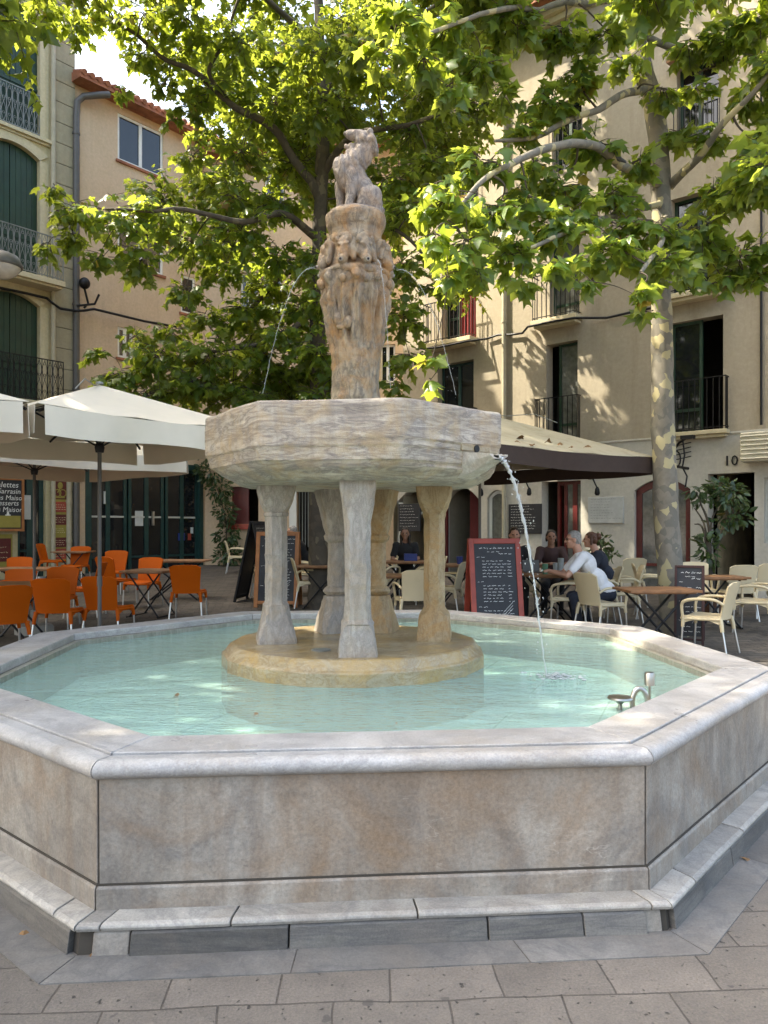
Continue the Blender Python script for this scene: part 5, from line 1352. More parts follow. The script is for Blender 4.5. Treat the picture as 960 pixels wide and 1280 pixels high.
rowsL = [(55,8,12,36),(95,28,12.6,38),(135,10,12.6,40),(180,18,12,46),(225,62,12.8,44),(262,112,12.6,40),(235,25,12.2,48),(300,50,12.2,54),(345,128,12.8,52),(385,62,12.2,54),(430,28,11.6,50),(303,190,12.8,40),(372,205,13.6,50),(345,70,13.4,50),(240,195,12.6,24),(262,165,13.2,30),(422,125,13.2,48),(470,92,12.2,48),(530,112,12.8,48),(512,165,12.6,40),(550,60,12,50),(590,30,12,42),(470,30,12.5,50),(440,215,13.8,30),(185,75,12.8,26),(300,120,13.5,40),
 (95,262,11,34),(150,272,11,42),(200,262,11.4,42),(65,235,11.4,20),(240,302,12,46),(180,322,11.5,40),(300,292,12.4,44),(290,245,12.4,36),(128,322,11,24),(350,322,13,44),(378,388,13.4,40),(310,388,13.2,34),(232,360,12,30),(330,452,13,46),(262,444,12.5,44),(195,446,12.2,38),(150,468,12.2,28),(400,455,14,44),(290,488,13,44),(228,488,12.8,36),(372,500,14,40),(60,305,11.2,20),(90,295,11.2,26),(345,255,12.8,40),(395,330,14.2,44),(215,415,12.6,20),(170,420,12.4,18),(315,420,14,34),(350,480,13.6,40),(260,400,13.4,26),(120,440,12.4,14),(280,335,12.6,34),(335,360,13.8,34),
 (500,225,12.4,40),(508,262,12,44),(500,330,12,42),(505,395,12,32),(512,446,12,24),(492,480,12.4,18),(540,205,12.4,36),(430,400,14.2,40),(440,470,14.2,34),(455,330,13.6,40),(460,260,13.4,36),(545,360,12.3,22),(402,500,12.4,34),(398,440,12.3,36),(402,375,12.2,36),(396,318,12.2,34),(425,470,12.6,30),(405,60,11.6,40),(398,140,12.2,38),(350,420,12.4,30),(140,488,12.2,26),(185,495,12.2,28),(240,478,12.3,30),(320,500,12.6,30),(175,68,12.4,24),(205,105,12.4,26),(150,112,12.4,15),(240,135,12.5,26),(215,150,12.5,16)]
r9 = np.random.RandomState(5)
for i in range(40):                       # the crown goes on above the picture
    rowsL.append((r9.uniform(250, 640), r9.uniform(-330, -35), r9.uniform(13.2, 16.2), r9.uniform(50, 75)))
for i in range(5):                       # and behind the visible face
    rowsL.append((r9.uniform(180, 560), r9.uniform(-40, 330), r9.uniform(14.2, 16.2), r9.uniform(34, 50)))
shadeL = [(Vector((r9.uniform(-4.2, 2.2), r9.uniform(13.6, 17.2), r9.uniform(7, 15.5))), (.85,.85,.65)) for _ in range(46)]  # unseen crown clumps added to keep the right facade mostly shaded
shadeL += [(Vector((r9.uniform(-5.2, -2.2), r9.uniform(9.0, 11.4), r9.uniform(8.9, 11.5))), (.8,.8,.6)) for _ in range(20)]  # more unseen clumps, added above the frame to shade the beige parasol
treeL, nL = tree('big dark-trunked plane tree with dense crown behind the carved fountain pillar', None, TL, trunkL, limbsL, clump_list([(u, v, Y, q*(1.3 if v > 385 else 1.06 if v > 150 or u > 400 else .95)) for u, v, Y, q in rowsL]) + shadeL, 'leafL', 'barkdark', .150, 700, 3)

# right tree: pale mottled trunk beside the tables
TR = px(843, 797, 10.3); TR.z = gz(10.3)-.06
trunkR = [(px(845, 800, 10.3), .205), (px(841, 755, 10.3), .178), (px(836, 690, 10.3), .168), (px(831, 600, 10.3), .160), (px(828, 500, 10.3), .150), (px(827, 420, 10.3), .138), (px(825, 330, 10.3), .130), (px(826, 220, 10.3), .128), (px(818, 140, 10.3), .128), (px(800, 70, 10.3), .12), (px(790, 20, 10.3), .10), (px(778, -60, 10.3), .08), (px(790, -200, 10.3), .05)]
trunkR[0] = (TR, .21)
limbsR = [
 [(px(822,232,10.3),.07),(px(790,212,9.6),.058),(px(740,182,8.9),.05),(px(690,180,8.4),.044),(px(640,200,8.0),.036),(px(600,230,7.7),.026),(px(560,275,7.5),.014)],
 [(px(838,232,10.3),.065),(px(868,200,9.8),.052),(px(900,160,9.4),.044),(px(925,130,9.2),.036),(px(970,80,8.9),.022)],
 [(px(805,112,10.3),.06),(px(770,125,9.9),.048),(px(720,145,9.5),.038),(px(660,172,9.2),.028),(px(620,178,9),.016)],
 [(px(800,38,10.3),.05),(px(840,55,10.2),.042),(px(880,72,10.1),.034),(px(915,85,10),.022)],
 [(px(785,20,10.3),.07),(px(765,0,10.2),.06),(px(745,-40,10),.045),(px(690,-80,9.4),.03),(px(620,-60,8.7),.018)],
 [(px(826,270,10.3),.05),(px(835,285,9.2),.04),(px(825,305,8.3),.03),(px(800,340,7.7),.018)],
 [(px(824,255,10.3),.05),(px(770,270,9.2),.04),(px(720,290,8.4),.03),(px(660,310,7.9),.018)],
 [(px(790,0,10.3),.05),(px(830,-40,9.8),.04),(px(890,-60,9.4),.03),(px(950,-40,9.2),.02)],
 [(px(765,0,10.2),.05),(px(690,10,9.2),.036),(px(600,20,8.4),.026),(px(520,40,7.8),.016)],
]
rowsR = [(600,205,8,36),(562,245,7.6,40),(622,262,8,42),(582,302,7.5,36),(542,292,7.1,24),(640,318,8,34),(690,285,8.4,38),(700,232,9,38),(655,160,9.2,26),(690,130,9.4,32),(740,182,9.3,36),(722,95,9.6,30),(765,245,9,34),(762,312,8,36),(702,332,7.6,26),(822,285,8.6,34),(835,325,8.1,34),(800,362,7.7,20),(880,290,9,40),(925,320,9,38),(898,240,9.4,36),(940,232,9,38),(885,172,9.8,26),(915,50,9.8,40),(862,52,10,28),(848,165,10,22),(945,115,9.6,32),(790,72,10,24),(705,35,9.4,36),(640,22,9,40),(600,78,8.6,34),(568,112,8,26),(500,25,7.8,36),(530,72,8,26),(560,30,8.4,34),(760,40,9.6,30),(800,200,9.6,26),(950,180,9.2,30),(560,345,7.4,18),(600,345,7.6,16),(650,352,7.8,14),(740,352,7.8,18),(905,350,9,20),(945,345,9,18),(812,392,7.9,13),(860,335,8.6,24),(780,285,8.8,26),(668,205,8.7,26),(630,120,9.2,20),(480,70,8.4,26),(445,60,9.4,26),(828,110,9.8,22),(955,20,9.4,34),(870,110,10,22),(540,450,7.6,11),(538,475,7.6,9),(720,265,8.5,30),(660,245,8.2,26)]
for i in range(44):
    rowsR.append((r9.uniform(480, 1050), r9.uniform(-330, -30), r9.uniform(7.6, 12.0), r9.uniform(48, 76)))
for i in range(14):
    rowsR.append((r9.uniform(965, 1120), r9.uniform(-60, 330), r9.uniform(8, 10.5), r9.uniform(35, 55)))
treeR, nR = tree('pale mottled plane tree with drooping leafy limbs beside the right cafe tables', None, TR, trunkR, limbsR, clump_list([(u, v, Y, q*1.12) for u, v, Y, q in rowsR]), 'leafR', 'bark', .168, 900, 4)
# third tree and its copies, unseen off frame left, added to shade the fountain
TB = Vector((-7.7, 5.7, -.05))
trB = [(TB, .27), (TB+Vector((.1,0,2)), .2), (TB+Vector((.0,.1,4.5)), .17), (TB+Vector((.1,.2,7.5)), .13), (TB+Vector((.0,.1,11)), .06)]
lb = []; cb = []
for i in range(16):
    a = i*2.4; q = 1.5+.42*(i % 4); h = 6.2+.36*i; e = TB+Vector((q*math.cos(a), q*1.15*math.sin(a), h+.7))
    lb.append([(TB+Vector((.03,.12,h-.9)), .07), (TB+Vector((q*.5*math.cos(a), q*.5*math.sin(a), h)), .05), (e, .025)])
    for k in range(6):
        w = r9.normal(size=3)*np.array([.8,.8,.6]); cb.append((e+Vector(w), (.85,.85,.6)))
treeB, _ = tree('unseen plane tree added for shade outside the left edge of the view, nearer the fountain', None, TB, trB, lb, cb, 'leafL', 'bark', .22, 330, 8)
dup(treeB, TB+Vector((-.3,-4.6,0)), 2.1, 'unseen plane tree added for shade outside the left edge of the view, nearer the camera')
dup(treeB, TB+Vector((-4.0,-1.6,0)), 4.0, 'unseen plane tree added for shade outside the left edge of the view, farthest from the fountain')
print('LEAVES', nL, nR)

def build_pigeon():
    p = px(762, 192, 9.22); t = thing('pigeon', 'slate grey pigeon perched on the arching limb of the pale plane tree', 'bird', p, R(0))
    mb = MB(); mb.ell((0,0,0), (.115,.062,.07), Matrix.Rotation(R(28),3,'Y')); mb.cap((-.075,0,.05), (-.10,0,.10), .042, .03); mb.ell((-.108,0,.115), (.032,.027,.028)); mb.cap((-.13,0,.112), (-.155,0,.104), .010, .004); mb.cap((.08,0,-.045), (.19,0,-.10), .035, .015)
    me = organic('body', mb, .008, 2); link('body', me, 'pigeon', t)
    mb = MB(); mb.bar((-.01,.02,-.06),(-.015,.02,-.115),.006,6); mb.bar((.01,-.02,-.06),(.005,-.02,-.115),.006,6); mb.part('legs', 'frame_red', t)
build_pigeon()

# ------------------------------------------------------------------ small plants
def stem_plant(name, label, cat, base, stems, leafn, size, spread, pot=None, mat='leafshrub', seed=1, blobs=None):
    r = np.random.RandomState(seed); t = thing(name, label, cat, base); B = Vector(base)
    if pot:
        rad, h = pot; mb = MB(); mb.lathe([(rad*.72,0),(rad,h*.9),(rad*1.08,h*.9),(rad*1.08,h),(rad*.93,h),(rad*.9,h*.88),(0,h*.88)], 24); mb.part('pot', 'clay', t, 40)
    mb = MB()
    for st in stems:
        pts, rs = smooth_path([Vector(p) for p in st], [.028-.02*i/max(1,len(st)-1) for i in range(len(st))], 5); mb.tube(pts, rs, 6)
    mb.part('stems', 'barkdark', t, 60)
    pos = []; nr = []; tp = []; sz = []
    for c, rad, n in blobs:
        for i in range(n):
            d = r.normal(size=3); d /= np.linalg.norm(d); p = np.array(c)+d*np.array(rad)*r.uniform(.25,1)**.6
            pos.append(p); o = d+np.array([0,0,-.5])+r.normal(size=3)*.4; tp.append(o); nr.append(np.array([0,0,1.])+r.normal(size=3)*.6); sz.append(size*r.uniform(.6,1.2))
    link('foliage', leaves_mesh('foliage', np.array(pos), np.array(nr), np.array(tp), np.array(sz), small_leaf()), mat, t)
    return t
Y = 12.6; b = px(890, 740, Y); b.z = gz(Y)
def rel(u, v, Yy): return px(u, v, Yy) - b
stem_plant('potted_shrub', 'tall potted shrub with dark glossy leaves in front of the black doorway', 'potted plant', b,
  [[(0,0,.3), rel(886,690,Y), rel(880,655,Y), rel(868,635,Y)], [(0,0,.3), rel(886,690,Y), rel(890,650,Y), rel(897,635,Y)], [(0.02,0,.3), rel(895,690,Y), rel(908,660,Y), rel(920,630,Y)], [(0,0,.3), rel(880,665,Y), rel(868,655,Y)], [(0,0,.3), rel(886,660,Y), rel(876,630,Y), rel(870,615,Y)]], 0, .14, 0, (.19,.34), seed=3,
  blobs=[(rel(886,690,Y),(.17,.17,.30),95), (rel(912,618,Y),(.30,.28,.22),130), (rel(900,608,Y),(.24,.2,.12),60), (rel(920,645,Y),(.22,.2,.18),70), (rel(872,612,Y),(.20,.15,.10),36), (rel(880,625,Y),(.2,.15,.08),22), (rel(898,655,Y),(.2,.15,.1),22), (rel(878,668,Y),(.12,.1,.06),14)])
Y = 13.6; b = px(757, 735, Y); b.z = gz(Y)
stem_plant('potted_plant', 'spindly green pot plant against the white wall behind the seated couple', 'potted plant', b,
  [[(0,0,.3), rel(752,690,Y), rel(748,672,Y)], [(0,0,.3), rel(760,695,Y), rel(766,682,Y)]], 0, .13, 0, (.2,.42), seed=5,
  blobs=[(rel(750,690,Y),(.2,.16,.26),60), (rel(754,674,Y),(.14,.1,.08),20), (rel(766,694,Y),(.16,.1,.08),22), (rel(744,705,Y),(.16,.1,.14),30)])
fb = FPb.world(FPb.at(283, 700)[0], -.25, gz(22)); b = Vector(fb); Y = b.y-.1
stem_plant('climbing_vine', 'dark green vine climbing the peach wall between green shopfront and red-silled window', 'climbing plant', b,
  [[(0,0,0), rel(283,660,Y), rel(276,625,Y), rel(266,595,Y)], [(.05,0,0), rel(290,690,Y)]], 0, .15, 0, None, seed=6,
  blobs=[(rel(262,590,Y),(.42,.2,.32),170), (rel(274,612,Y),(.40,.18,.34),170), (rel(281,640,Y),(.34,.18,.42),190), (rel(284,668,Y),(.36,.2,.4),190), (rel(287,694,Y),(.5,.25,.32),190), (rel(268,570,Y),(.5,.2,.3),120)])

# ------------------------------------------------------------------ parasols
def parasol(label, c, ang, half, zr, zt, vh, canvas, underc, base_h=.12, group=None):
    """square parasol, corners at ang + k*90"""
    t = thing('parasol', label, 'parasol', c, ang, group)
    cor = [Vector((half*math.cos(R(90*k)), half*math.sin(R(90*k)), zr)) for k in range(4)]; ap = Vector((0,0,zt))
    n = 10; m = 8
    mb = MB()
    for k in range(4):
        A, B_ = cor[k], cor[(k+1) % 4]
        def fn(u, v, A=A, B_=B_):
            e = A.lerp(B_, u); p = e.lerp(ap, v); s = 4*u*(1-u)
            return p + Vector((0,0,-.09*s*(1-v)*(.4+v) + .012*math.sin(u*19+k)*s*(1-v)))
        mb.sheet(fn, n, m, .006)
    can = mb.part('canopy', canvas, t, 40)
    v_ = MB()
    for k in range(4):
        A, B_ = cor[k], cor[(k+1) % 4]; g = .035/half
        def fv(u, v, A=A, B_=B_):
            uu = g+(1-2*g)*u; e = A.lerp(B_, uu); s = 4*uu*(1-uu); nrm = (A+B_); nrm.z = 0; nrm.normalize()
            w = .022*math.sin(uu*13+k*2)+.012*math.sin(uu*31+k)
            return e + Vector((0,0,-.036*s-.004-vh*v*(1-.10*s+.05*math.sin(uu*9+k)))) + nrm*(w*v + .004)
        v_.sheet(fv, 28, 4, .005)
    v_.part('valance', canvas if underc is None else underc, t, 50)
    mb = MB()
    for k in range(4):
        mb.tube([ap+Vector((0,0,-.10)), ap.lerp(cor[k],.5)+Vector((0,0,-.035)), cor[k]*.985+Vector((0,0,-.02))], .014, 6)
        e = (cor[k]+cor[(k+1) % 4])/2; mb.tube([ap+Vector((0,0,-.10)), e+Vector((0,0,-.06))], .012, 6)
        mb.bar((0,0,zr-.20), ap.lerp(cor[k],.45)+Vector((0,0,-.05)), .010, 6)
    mb.lathe([(.04,zr-.25),(.05,zr-.20),(.04,zr-.16)], 12); mb.part('ribs', 'iron', t, 50)
    mb = MB(); mb.lathe([(.020,.0),(.020,zt-.02)], 14); mb.lathe([(.026,.9),(.026,1.0)], 14); mb.part('pole', 'dkpipe', t, 40)
    mb = MB(); mb.lathe([(.0,0),(.25,0),(.25,base_h*.7),(.22,base_h),(.05,base_h),(.05,base_h+.2),(.0,base_h+.2)], 24); mb.part('base', 'cement', t, 40)
    mb = MB(); mb.tube([(.0,.0,zt+.012),(half*.15,.03,zt-.05),(half*.32,.02,zt-.03),(half*.45,0,zt-.16)], .006, 5); mb.lathe([(.0,.03),(.035,.02),(.04,.0)], 12, (0,0,zt+.01)); mb.part('tie_cord', 'greyiron', t, 60)
    return t
parasol('large off-white parasol with dark pole over the front orange chairs left of the stone bowl', (-2.87, 7.75, gz(7.75)), R(-87), 1.56, 2.50, 2.93, .245, 'canvas', None)
parasol('off-white parasol cut by the left edge whose corner meets the large parasol', (-4.42, 6.15, 0), R(-3), 1.62, 2.49, 2.92, .26, 'canvas', None)
parasol('off-white parasol farther back whose sagging valance hangs before the green shopfront', (-4.78, 10.5, gz(10.5)), R(2), 2.1, 2.42, 2.9, .22, 'canvas', None)
parasol('brown-valanced beige parasol littered with dry leaves in front of the whitewashed cafe', (1.34, 10.75, gz(10.75)), R(-8), 2.36, 2.40, 3.05, .23, 'beigecanvas', 'browncanvas')
# dry leaves lying on the beige parasol and on the ground
def dry_leaf(p, size, label, seed, tilt=0.0, ry=0.0):
    r = np.random.RandomState(seed); P, T = leaf_proto(.5)
    P = P*size; P[:, 2] += size*.28*np.sin(P[:, 1]/size*3+seed)
    mb = MB(); mb.add([tuple(x) for x in P], [tuple(x) for x in T]); o = mb.part('dry_leaf', 'dryleaf', None); o.location = p; o.rotation_euler = (tilt, ry, r.uniform(0, 6.28)); tag(o, label, 'leaf')
    return o
for i, (u, v, Yd, s, lab) in enumerate(((30,1168,0,.042,'curled tan leaf lying by the left end of the marble step'), (112,1197,0,.030,'small torn leaf at the front left corner of the step'), (941,1076,0,.055,'brown leaf on the paving right of the basin'), (868,797,0,.09,'brown leaf on the ground behind the right rim'))):
    Yd = 1.5*F/(v-HZ); p = px(u, v, Yd); p.z = gz(Yd)+.012; dry_leaf(p, s, lab, i+3)
for i, (u, v, s, lab) in enumerate(((222,869,.035,'tiny brown leaf afloat on the left side of the water'), (496,904,.03,'tiny leaf afloat near the front rim'), (693,846,.04,'little leaf afloat beside the splash'), (322,893,.028,'dark speck of leaf afloat in front of the plinth'))):
    Yd = (1.5-.567)*F/(v-HZ); p = px(u, v, Yd); p.z = .573; dry_leaf(p, s, lab, 40+i)
for i, (u, v) in enumerate(((645,563),(652,548),(668,560),(684,552),(700,556),(655,538),(716,562),(735,560))):
    Yd = 9.4; p = px(u, v, Yd)
    # drop each one onto the canvas slope of the front parasol face
    pc = Vector((1.34, 10.75, gz(10.75))); best = None
    for k in range(60):
        Yd = 8.6+k*.04; q = px(u, v, Yd); d = q-pc; a = R(-8); x = d.x*math.cos(-a)-d.y*math.sin(-a); y = d.x*math.sin(-a)+d.y*math.cos(-a)
        f_ = (abs(x)+abs(y))/2.36
        if f_ > 1: continue
        zc = pc.z+3.05-(3.05-2.40)*f_
        if best is None or abs(q.z-zc) < best[0]: best = (abs(q.z-zc), Vector((q.x, q.y, zc+.02)))
    if best: dry_leaf(best[1],   .085 if i % 2 else .065, ['dry leaf on the beige parasol nearest the stone bowl, low', 'dry leaf on the beige parasol right of the bowl rim, upper row', 'dry leaf third from the bowl on the beige parasol', 'dry leaf on the beige parasol below the first-floor balcony, left one', 'dry leaf on the beige parasol below the first-floor balcony, middle one', 'topmost dry leaf on the beige parasol', 'dry leaf near the brown valance towards the trunk', 'rightmost dry leaf on the beige parasol'][i], 20+i, R(15))
# ------------------------------------------------------------------ chairs and tables
def make_chair(kind, label, group):
    """front faces local +Y"""
    t = thing('cafe_chair', label, 'chair', (0,0,0), 0, group); mat = kind; HB = .845
    mb = MB()
    def seat(u, v):
        x = (u-.5)*(.44-.03*(1-v)); y = -.21+.44*v; return (x, y, .445+.012*(2*u-1)**2-.010*math.sin(v*math.pi)-.018*max(0, v-.85)/.15)
    mb.sheet(seat, 10, 10, .022)
    for s in (-1, 1): mb.tube([(s*.218,-.21,.43),(s*.225,0,.422),(s*.222,.21,.418)], .017, 8)
    mb.tube([(-.222,.222,.425),(0,.234,.420),(.222,.222,.425)], .016, 8)
    mb.part('seat', mat, t, 50)
    mb = MB()
    def back(u, v):
        w = .40+.075*v**1.3 if kind == 'orange' else .385+.055*v
        x = (u-.5)*w; bow = .035*(1-(2*u-1)**2)
        rnd_ = .030*max(0, abs(2*u-1)-.72)/.28 if v > .93 else 0
        return (x, -.20-.105*v**1.2-bow, .425+(HB-.425)*v + .012*(1-(2*u-1)**2)*v - rnd_)
    mb.sheet(back, 14, 12, .020)
    mb.part('backrest', mat, t, 50)
    for s in (-1, 1):
        fr = MB(); fr.tube([(s*.20,-.205,.44),(s*.215,-.225,.36),(s*.222,-.235,.29)], [.026,.024,.021], 8); fr.tube([(s*.215,.20,.43),(s*.225,.205,.36),(s*.23,.208,.32)], [.024,.022,.019], 8)
        fr.sheet(lambda u, v, s=s: (s*(.212+.006*v), -.22+.03*u+ .40*u, .425-.06*v*(1-.85*math.sin(u*math.pi))), 10, 3, .016)
        fr.part('side_frame', mat, t, 50)
    for s in (-1, 1):
        mb = MB(); mb.tube([(s*.222,-.235,.31),(s*.245,-.29,0)], .0125, 8); mb.part('leg', 'alu', t, 60)
        mb = MB(); mb.tube([(s*.23,.208,.335),(s*.24,.225,0)], .0125, 8); mb.part('leg', 'alu', t, 60)
    return t
def add_arms(t, mat):
    for s in (-1, 1):
        mb = MB(); pts, rs = smooth_path([(s*.215,-.245,.60),(s*.255,-.15,.655),(s*.268,.05,.655),(s*.262,.175,.625),(s*.245,.212,.56),(s*.228,.205,.43)], [.017,.018,.019,.019,.018,.017], 5)
        mb.tube(pts, rs, 8); mb.part('armrest', mat, t, 60)
protoO = make_chair('orange', 'orange', None)
protoA = make_chair('orange', 'orange', None); add_arms(protoA, 'orange')
protoI = make_chair('ivory', 'ivory', None); add_arms(protoI, 'ivory')
used = set()
def chair(proto, u, v, rz, label, group, Y=None):
    dv = v-HZ
    if Y is None:
        Y = (1.5-.845)*F/dv
        for _ in range(12): Y = (1.5-.845-gz(Y))*F/dv
    p = px(u, HZ, Y); p.z = gz(Y)
    if proto.name not in used:
        used.add(proto.name); proto.location = p; proto.rotation_euler = (0,0,R(rz)); proto['label'] = label; proto['group'] = group; return proto
    return dup(proto, p, R(rz), label, group)
GO = 'orange plastic chairs on the left terrace'; GI = 'ivory plastic armchairs on the cafe terrace'
for row in (
 (protoO, 74, 722, 4, 'orange chair with its back to the pool rim, left of the front pair'),
 (protoO, 137, 719.5, -6, 'orange chair with its back to the rim, right one of the front pair'),
 (protoO, 3, 731, 40, 'orange chair seen from the side and cut by the left edge nearest the pool'),
 (protoO, 70, 711, 184, 'orange chair facing the camera across the front table'),
 (protoO, 12, 714, 176, 'orange chair facing the camera at the left end of the front table'),
 (protoO, 16, 698, 182, 'orange chair behind the second table under the galette blackboard'),
 (protoO, 66, 685, -90, 'orange chair turned sideways in front of the poster column'),
 (protoO, 94, 686.5, 178, 'orange chair behind the small table beside the pale wall pipe'),
 (protoO, 131, 682, 170, 'small far orange chair just right of the parasol pole'),
 (protoO, 140, 690, 182, 'far orange chair in front of the left shopfront bay'),
 (protoO, 104, 704, 95, 'orange chair tucked sideways left of the parasol pole'),
 (protoO, 236, 706, 4, 'orange chair with its back to the pool at the lone square table'),
 (protoO, 178, 698.5, 168, 'orange chair behind the lone square table facing the pool'),
 (protoA, 225, 680, 2, 'orange armchair with its back to us in front of the green shop door'),
 (protoA, 264, 682, 80, 'orange armchair in profile beside the climbing vine'),
 (protoA, 182, 681, -88, 'orange armchair in profile in front of the white shop notice'),
 (protoO, 147, 696, -30, 'orange chair half hidden behind the left of the lone square table')):
    chair(*row, GO)
for row in (
 (protoI, 297, 684, -82, 'ivory armchair in profile beside the dark leaning board and vine'),
 (protoI, 333, 692, -84, 'ivory armchair half hidden behind the leftmost stone column'),
 (protoI, 388, 698, -80, 'ivory armchair in profile between the two left stone columns, in front'),
 (protoI, 376, 691, -84, 'ivory armchair between the two left stone columns, the farther one'),
 (protoI, 517, 712, 8, 'ivory armchair with its back to us left of the right stone column'),
 (protoI, 478, 695, -30, 'ivory armchair behind the back stone column facing right'),
 (protoI, 505, 684.5, 4, 'shaded ivory chair with its back to us before the seated dark-haired woman'),
 (protoI, 535, 696, 90, 'ivory chair mostly hidden by the right stone column'),
 (protoI, 556, 703, 70, 'ivory armchair whose arm shows between right stone column and red menu board'),
 (protoI, 712, 711.5, 66, 'ivory armchair turned left in front of the man in white'),
 (protoI, 748, 709, 84, 'ivory armchair the man in white is sitting on'),
 (protoI, 752, 716, -62, 'ivory armchair facing right in front of the man in white, beside the right table'),
 (protoI, 776, 707, 80, 'ivory armchair behind the left end of the right table'),
 (protoI, 783, 697.5, 10, 'shaded ivory chair against the wall left of the arched red door'),
 (protoI, 884, 727, 50, 'ivory armchair nearest to us by the right rim, in front of the trunk'),
 (protoI, 943, 714, 52, 'ivory armchair cut by the right edge of the picture'),
 (protoI, 818, 705, -104, 'ivory chair just left of the mottled trunk'),
 (protoI, 917, 706, 4, 'shaded ivory chair with its back to us before the black doorway'),
 (protoI, 952, 704, 4, 'greenish shaded ivory chair at the far right below the shop window'),
 (protoI, 873, 704.5, 170, 'shaded ivory chair behind the small board at the trunk'),
 (protoI, 652, 704, 175, 'ivory chair behind the falling water at the table of the man in white')):
    chair(*row, GI)
def make_table(label, group, w=.75, d=.70, wood='wood'):
    t = thing('cafe_table', label, 'table', (0,0,0), 0, group)
    mb = MB(); n = 6
    for i in range(n):
        y0 = -d/2+d*i/n+.002; y1 = -d/2+d*(i+1)/n-.002; mb.box((-w/2,y0,.712),(w/2,y1,.742))
    mb.box((-w/2+.05,-d/2+.03,.697),(w/2-.05,d/2-.03,.711)); mb.part('table_top', wood, t, None, .003)
    for s in (-1, 1):
        mb = MB(); y = s*(d/2-.09)
        mb.bar((-.27,y,.70),(.27,y+s*.0,.015),.014,6); mb.bar((.27,y-s*.035,.70),(-.27,y-s*.035,.015),.014,6); mb.bar((-.27,y-.10,.02),(-.27,y+.10,.02),.012,6) if False else None
        mb.part('cross_leg', 'iron', t)
    mb = MB(); mb.bar((-.27,-d/2+.05,.02),(-.27,d/2-.05,.02),.012,6); mb.bar((.27,-d/2+.05,.02),(.27,d/2-.05,.02),.012,6); mb.bar((-.27,-d/2+.05,.69),(-.27,d/2-.05,.69),.012,6); mb.part('foot_rails', 'iron', t)
    return t
protoT = None
TOPS = {}
def table(key, u, v, rz, label, w=.75, d=.7, scale=None):
    global protoT
    dv = v-HZ; Y = 12
    for _ in range(14): Y = (1.5-.742-gz(Y))*F/dv
    p = px(u, HZ, Y); p.z = gz(Y); TOPS[key] = (p, Y)
    if protoT is None:
        protoT = make_table(label, 'wooden folding cafe tables'); protoT.location = p; protoT.rotation_euler = (0,0,R(rz)); t = protoT
    else: t = dup(protoT, p, R(rz), label, 'wooden folding cafe tables')
    t.scale = (w/.75, d/.7, 1)
    return t
for row in (('f', 18, 729, 2, 'wooden table between the front orange chairs at the left edge', .8, .75), ('s', 42, 709.5, 3, 'second wooden table from the pool below the galette blackboard', 1.1, .6), ('l', 190, 712, -12, 'lone square folding table between two facing orange chairs', .72, .72),
  ('g', 221, 683, 0, 'far wooden table by the green shop door', 1.2, .6), ('p', 92, 688, 0, 'far wooden table before the pale wall pipe', .8, .6), ('c', 402, 706, 0, 'wooden table between the two left stone columns', .8, .7), ('m', 472, 718, 6, 'wooden table behind the back stone column, left of an ivory chair', .8, .6),
  ('n', 505, 701, 0, 'wooden table of the dark-haired woman under the hanging blackboard', .8, .6), ('o', 570, 705, 0, 'wooden table behind the left side of the red menu board', .8, .6), ('w', 688, 717, 4, 'wooden table with glasses where the man in white leans', .85, .75), ('r', 820, 735.5, 3, 'wooden table in front of the mottled trunk', .86, .62), ('q', 893, 720, 2, 'wooden table below the potted shrub', .8, .55)):
    table(*row)

def tumbler(key, dx, dy, h, r_, mat, label, cat='glass'):
    p, Y = TOPS[key]; mb = MB(); mb.lathe([(r_*.8,0),(r_,h),(r_*.92,h),(r_*.74,.01),(0,.01)], 14); o = mb.part('drinking_glass', mat, None, 40); o.location = (p.x+dx, p.y+dy, p.z+.744); tag(o, label, cat)
tumbler('w', -.10, -.10, .15, .045, 'greenglass', 'green tinted tumbler on the table of the man in white')
tumbler('w', .06, -.05, .16, .036, 'glass', 'tall clear glass in front of the clasped hands, left one')
tumbler('w', .15, .05, .16, .036, 'glass', 'tall clear glass in front of the clasped hands, right one')
tumbler('w', .20, .20, .22, .05, 'glass', 'clear carafe before the woman in the dark top', 'carafe')
tumbler('o', .06, -.05, .13, .06, 'blue', 'blue mug on the table left of the red menu board', 'mug')
mb = MB(); mb.box((-.12,-.05,0),(.12,.05,.13)); o = mb.part('napkin_box', 'blue', None, None, .004); p, Y = TOPS['n']; o.location = (p.x+.12, p.y-.05, p.z+.744); tag(o, 'dark blue box on the table of the dark-haired woman', 'box')
mb = MB(); mb.lathe([(.03,0),(.05,.02),(.055,.05),(.045,.08),(.0,.085)], 14); o = mb.part('ashtray', 'greyiron', None, 50); p, Y = TOPS['f']; o.location = (p.x+.30, p.y+.1, p.z+.744); tag(o, 'small grey pot on the front left table', 'ashtray')
mb = MB(); mb.box((-.13,-.09,0),(.13,.09,.012)); mb.box((-.13,.085,.012),(.13,.10,.19), Matrix.Rotation(R(-15),3,'X'), (0,.09,.012)); o = mb.part('laptop', 'dkpipe', None, None, .003); p, Y = TOPS['w']; o.location = (p.x-.22, p.y+.26, p.z+.744); tag(o, 'dark folded case standing on the far side of the table with glasses', 'case')

